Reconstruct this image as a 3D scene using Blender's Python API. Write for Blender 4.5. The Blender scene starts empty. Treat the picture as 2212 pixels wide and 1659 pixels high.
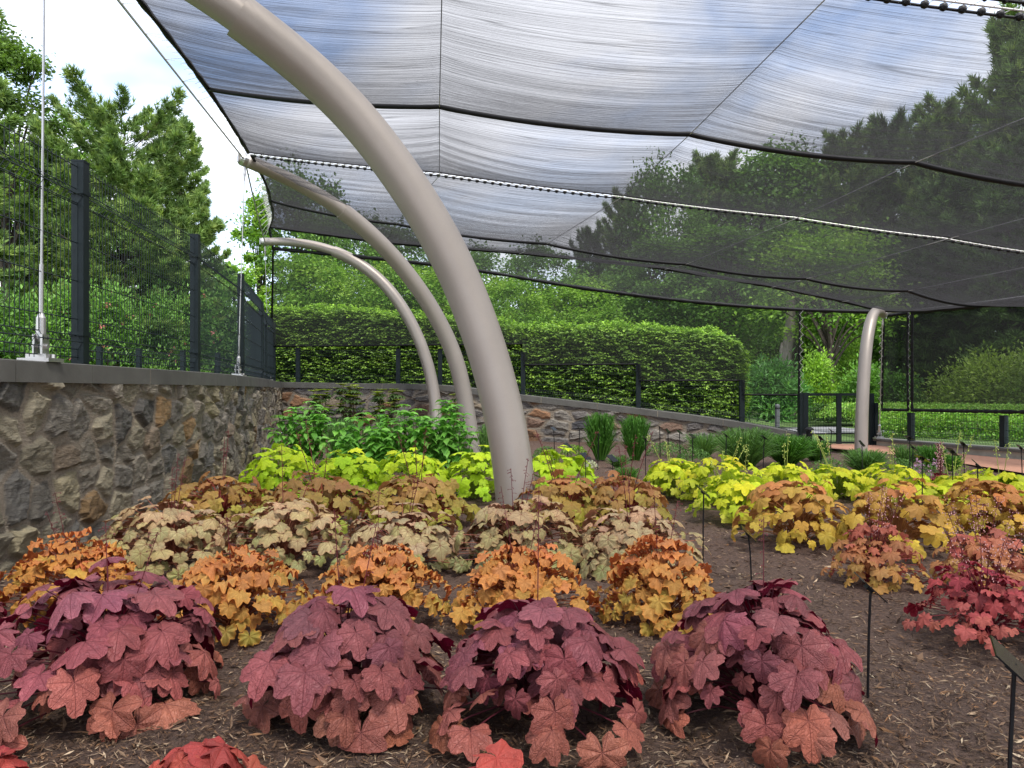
import bpy, math, random
import numpy as np
from mathutils import Vector
R = math.radians
rng = np.random.default_rng(11)
random.seed(11)
C = bpy.context.scene.collection
sc = bpy.context.scene

# ------------------------------------------------------------------ camera, sky, sun, exposure
EYE = 1.10
cam_d = bpy.data.cameras.new("camera"); cam = bpy.data.objects.new("camera", cam_d); C.objects.link(cam)
cam.location = (0, 0, EYE); cam.rotation_euler = (R(90), 0, 0)
cam_d.sensor_width = 36; cam_d.lens = 26.04; cam_d.shift_y = 0.00565
cam_d.clip_start = 0.05; cam_d.clip_end = 600
sc.camera = cam

SUN_EL, SUN_AZ = R(58), R(152)     # azimuth measured from +Y towards +X: behind the camera, from the right
sd = Vector((math.sin(SUN_AZ) * math.cos(SUN_EL), math.cos(SUN_AZ) * math.cos(SUN_EL), math.sin(SUN_EL)))
sun_d = bpy.data.lights.new("sun", 'SUN'); sun_d.energy = 3.4; sun_d.angle = R(12); sun_d.color = (1, .96, .9)
sun = bpy.data.objects.new("sun", sun_d); C.objects.link(sun)
sun.rotation_euler = (-sd).to_track_quat('-Z', 'Y').to_euler(); sun.location = (0, -5, 20)

world = bpy.data.worlds.new("World"); sc.world = world; world.use_nodes = True
nt = world.node_tree; N = nt.nodes; L = nt.links
bg = N['Background']; bg.inputs['Strength'].default_value = 0.15
sky = N.new('ShaderNodeTexSky'); sky.sky_type = 'NISHITA'; sky.sun_disc = False
sky.sun_elevation = SUN_EL; sky.sun_rotation = SUN_AZ
tc = N.new('ShaderNodeTexCoord'); mp = N.new('ShaderNodeMapping'); mp.inputs['Scale'].default_value = (1, 1, 2.0)
mp.inputs['Location'].default_value = (5.2, 0.1, 2.3)   # where the blue gaps between the clouds lie
n1 = N.new('ShaderNodeTexNoise'); n1.inputs['Scale'].default_value = 1.9; n1.inputs['Detail'].default_value = 5
n1.inputs['Roughness'].default_value = .55; n1.inputs['Distortion'].default_value = .3
rp = N.new('ShaderNodeValToRGB'); rp.color_ramp.elements[0].position = .3; rp.color_ramp.elements[1].position = .52
mx = N.new('ShaderNodeMixRGB'); mx.inputs[2].default_value = (8.0, 8.2, 8.9, 1)
L.new(tc.outputs['Generated'], mp.inputs['Vector']); L.new(mp.outputs[0], n1.inputs['Vector'])
L.new(n1.outputs['Fac'], rp.inputs[0]); L.new(rp.outputs[0], mx.inputs[0]); 
bl = N.new('ShaderNodeMixRGB'); bl.blend_type = 'MULTIPLY'; bl.inputs[0].default_value = 1; bl.inputs[2].default_value = (1.7, 1.75, 1.9, 1)
L.new(sky.outputs[0], bl.inputs[1]); L.new(bl.outputs[0], mx.inputs[1])
L.new(mx.outputs[0], bg.inputs['Color'])

sc.view_settings.view_transform = 'Standard'; sc.view_settings.look = 'None'
sc.view_settings.exposure = 0.66; sc.view_settings.gamma = 1
sc.render.engine = 'CYCLES'
cy = sc.cycles
cy.max_bounces = 6; cy.diffuse_bounces = 3; cy.glossy_bounces = 2; cy.transmission_bounces = 3
cy.transparent_max_bounces = 24; cy.caustics_reflective = False; cy.caustics_refractive = False
cy.use_denoising = True

# ------------------------------------------------------------------ helpers
def at(px, py, Y):      # a measured point: direction read from the photograph (2212 px wide), distance Y from surveying the place
    return np.array(((px - 1106) / 1600 * Y, Y, EYE + (842 - py) / 1600 * Y))

class MB:
    def __init__(s): s.V = []; s.F = []; s.M = []; s.T = []; s.U = []; s.n = 0
    def add(s, V, F, m=0, tint=None, uv=None):
        V = np.asarray(V, float).reshape(-1, 3); F = np.asarray(F, int)
        s.V.append(V); s.F.append(F + s.n); s.M.append(np.full(len(F), m)); k = len(V)
        t = np.ones((k, 4)) * .5
        if tint is not None:
            t = np.ones((k, 4)); tt = np.asarray(tint, float); t[:, :tt.shape[-1]] = tt
        s.T.append(t)
        u = np.zeros((k, 3))
        if uv is not None: uv = np.asarray(uv, float); u[:, :uv.shape[1]] = uv
        s.U.append(u); s.n += k; return s
    def box(s, c, size, rz=0, m=0, tint=None, rot=None):
        x, y, z = [q / 2 for q in size]
        V = np.array([(-x,-y,-z),(x,-y,-z),(x,y,-z),(-x,y,-z),(-x,-y,z),(x,-y,z),(x,y,z),(-x,y,z)])
        if rot is not None: V = V @ np.asarray(rot).T
        elif rz: c_, s_ = math.cos(rz), math.sin(rz); V = V @ np.array([[c_, s_, 0], [-s_, c_, 0], [0, 0, 1]])
        return s.add(V + np.asarray(c), [(0,3,2,1),(4,5,6,7),(0,1,5,4),(1,2,6,5),(2,3,7,6),(3,0,4,7)], m, tint)
    def tube(s, P, r, n=8, m=0, tint=None, cap=True):
        P = np.asarray(P, float); k = len(P); r = np.broadcast_to(np.asarray(r, float), (k,))
        T = np.gradient(P, axis=0) if k > 2 else np.repeat(P[1:] - P[:1], 2, 0)
        T /= np.linalg.norm(T, axis=1)[:, None] + 1e-9
        a = np.array((0, 0, 1.)) if abs(T[0][2]) < .9 else np.array((1., 0, 0))
        A = np.cross(T[0], a); A /= np.linalg.norm(A); rings = []
        th = np.arange(n) / n * 2 * math.pi
        for i in range(k):
            A = A - T[i] * (A @ T[i]); A /= np.linalg.norm(A) + 1e-9; B = np.cross(T[i], A)
            rings.append(P[i] + r[i] * (np.cos(th)[:, None] * A + np.sin(th)[:, None] * B))
        V = np.concatenate(rings); i = np.arange(k - 1)[:, None] * n; j = np.arange(n)[None]; j2 = (j + 1) % n
        F = np.stack([i + j, i + j2, i + n + j2, i + n + j], -1).reshape(-1, 4)
        s.add(V, F, m, tint)
        if cap and n > 3:
            b = s.n - len(V)
            s.F.append(np.array([[b + q for q in range(n)][::-1], [b + (k - 1) * n + q for q in range(n)]])); s.M.append(np.array([m, m]))
        return s
    def build(s, name, mats, parent=None, smooth=False):
        me = bpy.data.meshes.new(name)
        V = np.concatenate(s.V); me.vertices.add(len(V)); me.vertices.foreach_set('co', V.ravel())
        L_ = []; st = []; o = 0
        for F in s.F:
            L_.append(F.ravel()); st.append(o + np.arange(len(F)) * F.shape[1]); o += F.size
        me.loops.add(o); me.loops.foreach_set('vertex_index', np.concatenate(L_).astype('i4'))
        st = np.concatenate(st).astype('i4'); me.polygons.add(len(st)); me.polygons.foreach_set('loop_start', st)
        me.polygons.foreach_set('material_index', np.concatenate(s.M).astype('i4'))
        a = me.attributes.new('tint', 'FLOAT_COLOR', 'POINT'); a.data.foreach_set('color', np.concatenate(s.T).astype('f4').ravel())
        a = me.attributes.new('luv', 'FLOAT_VECTOR', 'POINT'); a.data.foreach_set('vector', np.concatenate(s.U).astype('f4').ravel())
        me.polygons.foreach_set('use_smooth', np.full(len(st), bool(smooth)))
        for m in (mats if isinstance(mats, (list, tuple)) else [mats]): me.materials.append(m)
        me.update(calc_edges=True)
        o = bpy.data.objects.new(name, me); C.objects.link(o)
        if parent: o.parent = parent
        return o

def tag(o, label, cat, group=None, kind=None):
    o['label'] = label; o['category'] = cat
    if group: o['group'] = group
    if kind: o['kind'] = kind
    return o
def thing(name, loc, label, cat, group=None):
    o = bpy.data.objects.new(name, None); C.objects.link(o); o.location = loc; o.empty_display_size = .2
    return tag(o, label, cat, group)
def struct(o): o['kind'] = 'structure'; return o
def copy_tree(o, parent=None):
    c = o.copy(); C.objects.link(c); c.parent = parent
    for ch in list(o.children): copy_tree(ch, c)
    return c
def unit(a): return a / (np.linalg.norm(a, axis=-1, keepdims=True) + 1e-9)
def interp_path(P, n):
    P = np.asarray(P, float); d = np.r_[0, np.cumsum(np.linalg.norm(np.diff(P, axis=0), axis=1))]
    # Catmull-Rom through the points
    t = np.linspace(0, d[-1], n); out = np.empty((n, P.shape[1])); k = len(P)
    idx = np.clip(np.searchsorted(d, t, 'right') - 1, 0, k - 2)
    M_ = np.gradient(P, d, axis=0) if k > 2 else np.repeat((P[1:] - P[:1]) / d[-1], 2, 0)
    h = (d[idx + 1] - d[idx])[:, None]; u = ((t - d[idx]) / (d[idx + 1] - d[idx]))[:, None]
    return ((2*u**3-3*u**2+1)*P[idx] + (u**3-2*u**2+u)*h*M_[idx] + (-2*u**3+3*u**2)*P[idx+1] + (u**3-u**2)*h*M_[idx+1])

# ------------------------------------------------------------------ materials
class NT:
    def __init__(s, name):
        s.m = bpy.data.materials.new(name); s.m.use_nodes = True; s.t = s.m.node_tree; s.N = s.t.nodes
        s.p = s.N['Principled BSDF']; s.out = s.N['Material Output']
    def n(s, typ, **k):
        o = s.N.new('ShaderNode' + typ)
        for a, b in k.items():
            if a.startswith('_'): setattr(o, a[1:], b)
            else: o.inputs[a.replace('__', ' ')].default_value = b
        return o
    def l(s, a, b): s.t.links.new(a, b)
    def math(s, op, a, b=None, c=None, clamp=False):
        o = s.N.new('ShaderNodeMath'); o.operation = op; o.use_clamp = clamp
        for i, v in enumerate((a, b, c)):
            if v is None: continue
            if isinstance(v, (int, float)): o.inputs[i].default_value = v
            else: s.l(v, o.inputs[i])
        return o.outputs[0]
    def mix(s, f, a, b, mode='MIX'):
        o = s.N.new('ShaderNodeMixRGB'); o.blend_type = mode
        for i, v in enumerate((f, a, b)):
            if isinstance(v, (int, float)): o.inputs[i].default_value = v
            elif isinstance(v, tuple): o.inputs[i].default_value = (*v, 1)[:4]
            else: s.l(v, o.inputs[i])
        return o.outputs[0]
    def ramp(s, f, *st):
        o = s.N.new('ShaderNodeValToRGB'); e = o.color_ramp.elements
        while len(e) < len(st): e.new(.5)
        for q, (p_, c_) in zip(e, st): q.position = p_; q.color = (*c_, 1)
        s.l(f, o.inputs[0]); return o.outputs[0]
    def bump(s, h, strength=.5, dist=.01, normal=None):
        o = s.N.new('ShaderNodeBump'); o.inputs['Strength'].default_value = strength; o.inputs['Distance'].default_value = dist
        s.l(h, o.inputs['Height'])
        if normal is not None: s.l(normal, o.inputs['Normal'])
        return o.outputs[0]
    def attr(s, nm, vec=False):
        o = s.N.new('ShaderNodeAttribute'); o.attribute_name = nm; return o.outputs['Vector' if vec else 'Color']
    def pos(s): return s.n('NewGeometry').outputs['Position']
    def noise(s, vec, scale, detail=4, rough=.55, sc3=None, dist=0):
        if sc3:
            mp_ = s.n('Mapping'); mp_.inputs['Scale'].default_value = sc3; s.l(vec, mp_.inputs['Vector']); vec = mp_.outputs[0]
        o = s.n('TexNoise', Scale=scale, Detail=detail, Roughness=rough, Distortion=dist); s.l(vec, o.inputs['Vector']); return o.outputs['Fac']

def plain(name, col, rough=.6, metal=0, var=.12, scale=8, bump=0.0, bscale=80):
    t = NT(name); p = t.pos(); f = t.noise(p, scale, 5)
    c = t.ramp(f, (.3, tuple(x * (1 - var) for x in col)), (.7, tuple(min(1, x * (1 + var)) for x in col)))
    t.l(c, t.p.inputs['Base Color']); t.p.inputs['Roughness'].default_value = rough; t.p.inputs['Metallic'].default_value = metal; t.p.inputs['Specular IOR Level'].default_value = .25
    if bump: t.l(t.bump(t.noise(p, bscale, 4), bump, .005), t.p.inputs['Normal'])
    return t.m
def leafy(name, trans=.35, rough=.5, spec=.35):
    t = NT(name); c = t.attr('tint'); v = t.noise(t.pos(), 3.0, 2)
    c = t.mix(1.0, c, t.ramp(v, (.3, (.8, .85, .8)), (.7, (1.12, 1.08, 1))), 'MULTIPLY')
    t.l(c, t.p.inputs['Base Color']); t.p.inputs['Roughness'].default_value = rough; t.p.inputs['Specular IOR Level'].default_value = spec
    tr = t.n('BsdfTranslucent'); t.l(t.mix(1.0, c, (1.15, 1.2, .6), 'MULTIPLY'), tr.inputs['Color'])
    ms = t.n('MixShader', Fac=trans); t.l(t.p.outputs[0], ms.inputs[1]); t.l(tr.outputs[0], ms.inputs[2]); t.l(ms.outputs[0], t.out.inputs[0])
    return t.m
M_LEAF = leafy('foliage'); M_NEEDLE = leafy('pine_needles', .2, .6); M_PETAL = leafy('petal', .3, .6)
def bark_mat(name, c1, c2):
    t = NT(name); f = t.noise(t.pos(), 6, 6, .7, (3, 3, .6)); t.l(t.ramp(f, (.3, c1), (.7, c2)), t.p.inputs['Base Color'])
    t.p.inputs['Roughness'].default_value = .9; t.l(t.bump(f, .8, .03), t.p.inputs['Normal']); return t.m
M_BARK = bark_mat('bark', (.035, .026, .02), (.12, .095, .075)); M_BARKL = bark_mat('pale_bark', (.13, .11, .09), (.32, .28, .24))
M_STEM = leafy('stem', .05, .6)
M_STEEL = plain('steel', (.55, .54, .52), .35, .85, .08)
M_ROPE = plain('wire_rope', (.5, .49, .47), .5, .4, .15, 60)
M_FENCE = plain('fence_coat', (.009, .016, .018), .45, 0, .15, 12)
M_BLACK = plain('black_plastic', (.008, .008, .009), .5, 0, .2, 20)
M_TAG = plain('tag_plate', (.009, .009, .01), .22, 0, .2, 20)
M_GREY = plain('grey_paint', (.1, .105, .11), .5, 0, .1)
def mast_mat():
    t = NT('mast_paint'); p = t.pos()
    f = t.noise(p, 1.4, 6, .6); g = t.noise(p, 420, 2, .5); sp = t.noise(p, 14, 5, .65, (1.4, 1.4, .5))
    c = t.ramp(f, (.3, (.37, .325, .285)), (.7, (.43, .38, .335)))
    c = t.mix(t.ramp(sp, (.62, (0, 0, 0)), (.8, (.3, .3, .3))), c, (.3, .265, .235))
    c = t.mix(.06, c, t.ramp(g, (.3, (.1, .1, .1)), (.7, (.9, .88, .85))))
    t.l(c, t.p.inputs['Base Color']); t.p.inputs['Roughness'].default_value = .48; t.p.inputs['Metallic'].default_value = .45
    t.l(t.bump(g, .08, .002), t.p.inputs['Normal']); return t.m
M_MAST = mast_mat()
def cloth_mat(name, t0, fold=1.0, col=(.016, .0155, .016), cscale=(1.2, 26, 1)):
    # knitted shade net: open fraction t0 face on; the slanted ray passes more thread, the creases change the slant
    t = NT(name); uv = t.attr('luv', True); geo = t.n('NewGeometry')
    a = t.noise(uv, 1.0, 5, .6, cscale, .4); b = t.noise(uv, 1.0, 3, .6, (cscale[0] * 2.5, cscale[1] * 4.2, 1), .2)
    w = t.noise(uv, .8, 2, .5)
    h = t.math('ADD', t.math('MULTIPLY', a, 1.0), t.math('MULTIPLY', b, .28))
    bp = t.n('Bump', Strength=1.0, Distance=.012 * fold); t.l(h, bp.inputs['Height'])
    dt = t.n('VectorMath', _operation='DOT_PRODUCT'); t.l(bp.outputs[0], dt.inputs[0]); t.l(geo.outputs['Incoming'], dt.inputs[1])
    cs = t.math('MAXIMUM', t.math('ABSOLUTE', dt.outputs['Value']), .09)
    op = t.math('POWER', t0, t.math('DIVIDE', 1.0, cs))
    op = t.math('MULTIPLY', op, t.math('MULTIPLY_ADD', w, .3, .85), clamp=True)
    if cscale[1] > 20:   # creases where the net lies doubled
        for sc3, wd_ in (((.13, 7.5, 1), .009), ((.2, 17, 1), .014)):
            rn = t.noise(uv, 1.0, 2, .4, sc3, .5); rd = t.math('ABSOLUTE', t.math('SUBTRACT', rn, .5))
            op = t.math('MULTIPLY', op, t.math('MINIMUM', t.math('MULTIPLY_ADD', rd, .45/wd_, .55), 1.0))
    tr = t.n('BsdfTransparent'); df = t.n('BsdfDiffuse'); df.inputs[0].default_value = (*col, 1)
    tl = t.n('BsdfTranslucent'); tl.inputs[0].default_value = tuple(x * 2.1 for x in col) + (1,)
    m1 = t.n('MixShader', Fac=.6); t.l(df.outputs[0], m1.inputs[1]); t.l(tl.outputs[0], m1.inputs[2])
    m2 = t.n('MixShader'); t.l(op, m2.inputs[0]); t.l(m1.outputs[0], m2.inputs[1]); t.l(tr.outputs[0], m2.inputs[2])
    t.l(m2.outputs[0], t.out.inputs[0]); return t.m
M_CLOTH = cloth_mat('shade_net', .615, .75, cscale=(.9, 34, 1)); M_SCREEN = cloth_mat('side_net', .74, .25, (.035, .034, .034), (6, 6, 1))
M_SCREEN_D = cloth_mat('dark_side_net', .47, .25, (.012, .012, .012), (6, 6, 1))

# ------------------------------------------------------------------ setting: walls' plan
LW = np.array([(-2.9,-4),(-2.95,1),(-3.0,3),(-3.05,4.4),(-3.14,5.8),(-3.28,7.9),(-3.75,10.6),(-4.45,13.5),(-5.0,15.5),(-5.45,17.5)])
LW_TOP = 1.284
FW = np.array([(-5.45,17.5,1.284),(-3.5,17.1,1.25),(-1.62,16.6,1.212),(.24,16.0,.99),(2.64,15.4,.715),(4.6,14.8,.45),(5.7,14.3,.24)])
RW = np.array([(7.0,14.3,.165),(7.35,13.0,.17),(7.85,11.35,.185),(8.3,9.3,.19),(8.7,6.5,.19),(8.9,2,.19),(8.9,-3,.19)])

# lawn: one sheet from the back of the walls out to the horizon
def lawn():
    path = []
    for x, y in LW[:-1]: path.append((x - .2, y, 1.1, -1, .05))
    path += [(-5.6, 17.65, 1.1, -.9, .5), (-5.58, 17.68, 1.1, -.6, .8), (-5.4, 17.7, 1.1, -.3, 1), (-3.5,17.3,1.08,-.15,1), (-1.62,16.8,1.03,-.05,1),(.24,16.2,.83,0,1),(2.64,15.6,.56,.02,1),(4.6,15,.3,.05,1),(5.7,14.5,.02,.1,1)]
    path += [(6.4,14.35,0,.15,1),(7.2,14.3,.03,.4,1),(7.25,14.3,.09,.8,.8),(7.6,13.0,.1,1,.5),(8.1,11.35,.12,1,.3),(8.55,9.3,.12,1,.1),(8.95,6.5,.12,1,0),(9.1,2,.12,1,-.05),(9.1,-4,.12,1,-.1)]
    P = interp_path(path, 120); offs = [0, .4, 1, 1.8, 2.8, 4, 6, 9, 14, 22, 35, 60, 110, 220]
    mb = MB(); V = []
    for p in P:
        d = np.array((p[3], p[4])); d = d / np.linalg.norm(d)
        for o in offs:
            x, y = p[0] + d[0] * o, p[1] + d[1] * o
            side = 1 / (1 + math.exp((x + 1) * 1.2)) if y > 12 else (1 if x < 0 else 0)
            far = 1.05 * side + .12 * (1 - side)
            k = min(1, o / 9); z = p[2] * (1 - k) + far * k
            V.append((x, y, z + .03 * math.sin(x * .7) * math.cos(y * .6) * min(1, o / 6)))
    n = len(offs); F = [(i*n+j, (i+1)*n+j, (i+1)*n+j+1, i*n+j+1) for i in range(len(P)-1) for j in range(n-1)]
    mb.add(V, F)
    t = NT('lawn_grass'); p = t.pos(); f = t.noise(p, 40, 6, .7); g = t.noise(p, .6, 3)
    c = t.mix(g, t.ramp(f, (.3, (.035, .07, .012)), (.7, (.12, .22, .035))), t.ramp(f, (.3, (.03, .05, .012)), (.7, (.08, .14, .03))))
    t.l(c, t.p.inputs['Base Color']); t.p.inputs['Roughness'].default_value = .9; t.l(t.bump(f, .8, .03), t.p.inputs['Normal'])
    o = struct(mb.build('lawn', t.m, smooth=True)); o['label'] = 'green lawn outside the walls'
lawn()

# bed of dark bark mulch
def hfun(x, y):
    return (.018*np.sin(x*3.1+1.3*np.sin(y*1.7)) + .014*np.sin(y*4.3+x*1.9) + .008*np.sin(x*11+y*7)*np.cos(y*9-x*5) - .01)
def soil():
    xs = np.r_[np.arange(-8, -3.2, .4), np.arange(-3.2, 4.2, .05), np.arange(4.2, 9.6, .2)]
    ys = np.r_[np.arange(-4, 1.4, .5), np.arange(1.4, 6, .05), np.arange(6, 18.2, .15)]
    X, Y = np.meshgrid(xs, ys); Z = hfun(X, Y) + rng.normal(0, .0035, X.shape)
    V = np.stack([X, Y, Z], -1).reshape(-1, 3); n = len(xs)
    i, j = np.meshgrid(np.arange(len(ys)-1), np.arange(n-1), indexing='ij'); a = i*n + j
    F = np.stack([a, a+1, a+n+1, a+n], -1).reshape(-1, 4)
    ctr = V[F].mean(1)
    lx = np.interp(ctr[:, 1], LW[:, 1], LW[:, 0]); fy = np.interp(ctr[:, 0], FW[:, 0], FW[:, 1]); keep = (ctr[:, 0] > lx - .3) & (ctr[:, 1] < np.maximum(fy, 13.9) + .25)
    mb = MB(); mb.add(V, F[keep])
    t = NT('bark_mulch'); p = t.pos()
    f = t.noise(p, 55, 8, .75, (1, 1.6, 1), .6); g = t.noise(p, 2.2, 4, .6); s_ = t.noise(p, 130, 4, .7, (1, .35, 1), 1.2)
    c = t.ramp(f, (.32, (.03, .017, .012)), (.47, (.095, .055, .038)), (.6, (.17, .103, .073)), (.75, (.28, .19, .14)))
    c = t.mix(t.ramp(g, (.35, (0, 0, 0)), (.65, (.7, .7, .7))), c, t.ramp(f, (.35, (.07, .042, .03)), (.7, (.24, .15, .11))))
    c = t.mix(t.ramp(s_, (.62, (0, 0, 0)), (.7, (.75, .75, .75))), c, (.24, .18, .135))
    t.l(c, t.p.inputs['Base Color']); t.p.inputs['Roughness'].default_value = .95
    t.l(t.bump(t.math('ADD', f, t.math('MULTIPLY', s_, .5)), 1, .02), t.p.inputs['Normal'])
    o = struct(mb.build('mulch_ground', t.m, smooth=True)); o['label'] = 'dark brown bark mulch ground of the bed'
    # loose chips and splinters
    n = 150000
    Y = 1.75 + (rng.random(n) ** 1.9) * 10; X = (rng.random(n) - .5) * 2 * (.75 * Y + .25)
    ok = (X > np.interp(Y, LW[:, 1], LW[:, 0]) + .02) & (X < 7); ok &= (Y < 4) | (rng.random(n) < .55); X, Y = X[ok], Y[ok]; n = len(X)
    ang = rng.random(n) * math.pi * 2; ln = .005 + .022 * rng.random(n) ** 2.6; wd = ln * (.05 + .16 * rng.random(n) ** 2) + .0006
    big_ = rng.random(n) < .012; ln *= np.where(big_, 2.0, 1); wd *= np.where(big_, 2.6, 1)
    ln *= np.where(Y > 4, 1.3, 1); wd *= np.where(Y > 4, 1.4, 1)
    d = np.stack([np.cos(ang), np.sin(ang), rng.normal(0, .22, n)], -1); d = unit(d)
    s = unit(np.cross(d, np.array((0, 0, 1.)) + rng.normal(0, .4, (n, 3)))); up = np.cross(s, d)
    c = np.stack([X, Y, hfun(X, Y) + .006 + .006 * rng.random(n)], -1); bend = rng.normal(0, .12, n)[:, None] * ln[:, None]
    V = np.stack([c - d*ln[:,None], c - d*ln[:,None]*.2 + s*wd[:,None] + up*bend, c + d*ln[:,None], c - d*ln[:,None]*.1 - s*wd[:,None] + up*bend], 1).reshape(-1, 3)
    F = np.arange(n*4).reshape(-1, 4)
    pal = np.array([(.045,.026,.018),(.095,.055,.036),(.16,.098,.065),(.23,.15,.1),(.34,.24,.165),(.46,.35,.25),(.24,.13,.07)])
    tn = pal[rng.choice(7, n, p=[.2,.24,.22,.13,.08,.04,.09])] * (.8 + .4 * rng.random((n, 1)))
    mb = MB(); mb.add(V, F, tint=np.repeat(tn, 4, 0)); o = mb.build('mulch_chips', leafy('bark_chip', .0, .85, .2))
    tag(o, 'loose bark chips and tan splinters lying on the dark mulch', 'mulch', kind='stuff')
soil()

# terracotta path inside the right-hand low wall, and the grey road beyond the gate
def ribbon(name, A, B, z, m, n=30):
    A = interp_path(A, n); B = interp_path(B, n); mb = MB()
    V = np.concatenate([np.c_[A, np.full(n, z)], np.c_[B, np.full(n, z)]]); F = [(i, i+1, n+i+1, n+i) for i in range(n-1)]
    mb.add(V, F); o = struct(mb.build(name, m)); return o
M_TERRA = plain('terracotta_paving', (.46, .24, .16), .85, 0, .12, 5, .4, 120)
M_ROAD = plain('asphalt_grey', (.2, .2, .21), .9, 0, .12, 6, .4, 90)
ribbon('path', [(5.3,14.6),(6.05,12.9),(6.5,11),(6.54,9.46),(6.9,6),(7.0,2),(7.0,-3)], [(7.0,14.6),(7.3,13.0),(7.75,11.35),(8.25,9.3),(8.6,6.5),(8.8,2),(8.8,-3)], .035, M_TERRA)['label'] = 'terracotta path along the low wall'
ribbon('road', [(3.5,17.6),(6.5,17.3),(9,17.6),(14,19),(30,22)], [(3.5,20.2),(6.5,20),(9,20.4),(14,22),(30,26)], .085, M_ROAD)['label'] = 'grey road beyond the gate'

# ------------------------------------------------------------------ stone walls
def stone_mat():
    t = NT('fieldstone'); c = t.attr('tint'); p = t.pos()
    tc_ = t.N.new('ShaderNodeAttribute'); tc_.attribute_name = 'tint'; mort = tc_.outputs['Alpha']
    f = t.noise(p, 14, 9, .72, (1, 1, 2.2), .5); g = t.noise(p, 60, 6, .7); st = t.noise(p, 5, 5, .6, (1, 1, 7), 1.0)
    k = t.ramp(f, (.28, (.6, .6, .6)), (.5, (1.05, 1.03, 1)), (.72, (1.6, 1.55, 1.45)))
    sc_ = t.mix(1.0, c, k, 'MULTIPLY'); sc_ = t.mix(t.ramp(st, (.55, (0, 0, 0)), (.7, (.5, .5, .5))), sc_, (.17, .16, .125))
    sc_ = t.mix(t.ramp(g, (.62, (0, 0, 0)), (.75, (.45, .45, .45))), sc_, (.3, .29, .27))
    mo = t.ramp(g, (.3, (.2, .165, .125)), (.7, (.33, .275, .21)))
    c = t.mix(mort, sc_, mo)
    t.l(c, t.p.inputs['Base Color']); t.p.inputs['Roughness'].default_value = .85
    h = t.math('ADD', t.math('MULTIPLY', f, 1.0), t.math('ADD', t.math('MULTIPLY', g, .25), t.math('MULTIPLY', st, .5)))
    t.l(t.bump(h, .9, .035), t.p.inputs['Normal']); return t.m
M_STONE = stone_mat(); M_COPE = plain('bluestone_coping', (.118, .115, .104), .8, 0, .14, 5, .3, 60)
M_JOINT = plain('joint_mortar', (.3, .26, .2), .9)
def vnoise(x, y, r_):
    T = r_.random((97, 89)) - .5; xi = np.floor(x).astype(int); yi = np.floor(y).astype(int); fx = x - xi; fy = y - yi; fx = fx*fx*(3-2*fx); fy = fy*fy*(3-2*fy)
    g = lambda a, b: T[(xi+a) % 97, (yi+b) % 89]
    return (g(0,0)*(1-fx)+g(1,0)*fx)*(1-fy) + (g(0,1)*(1-fx)+g(1,1)*fx)*fy
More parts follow.
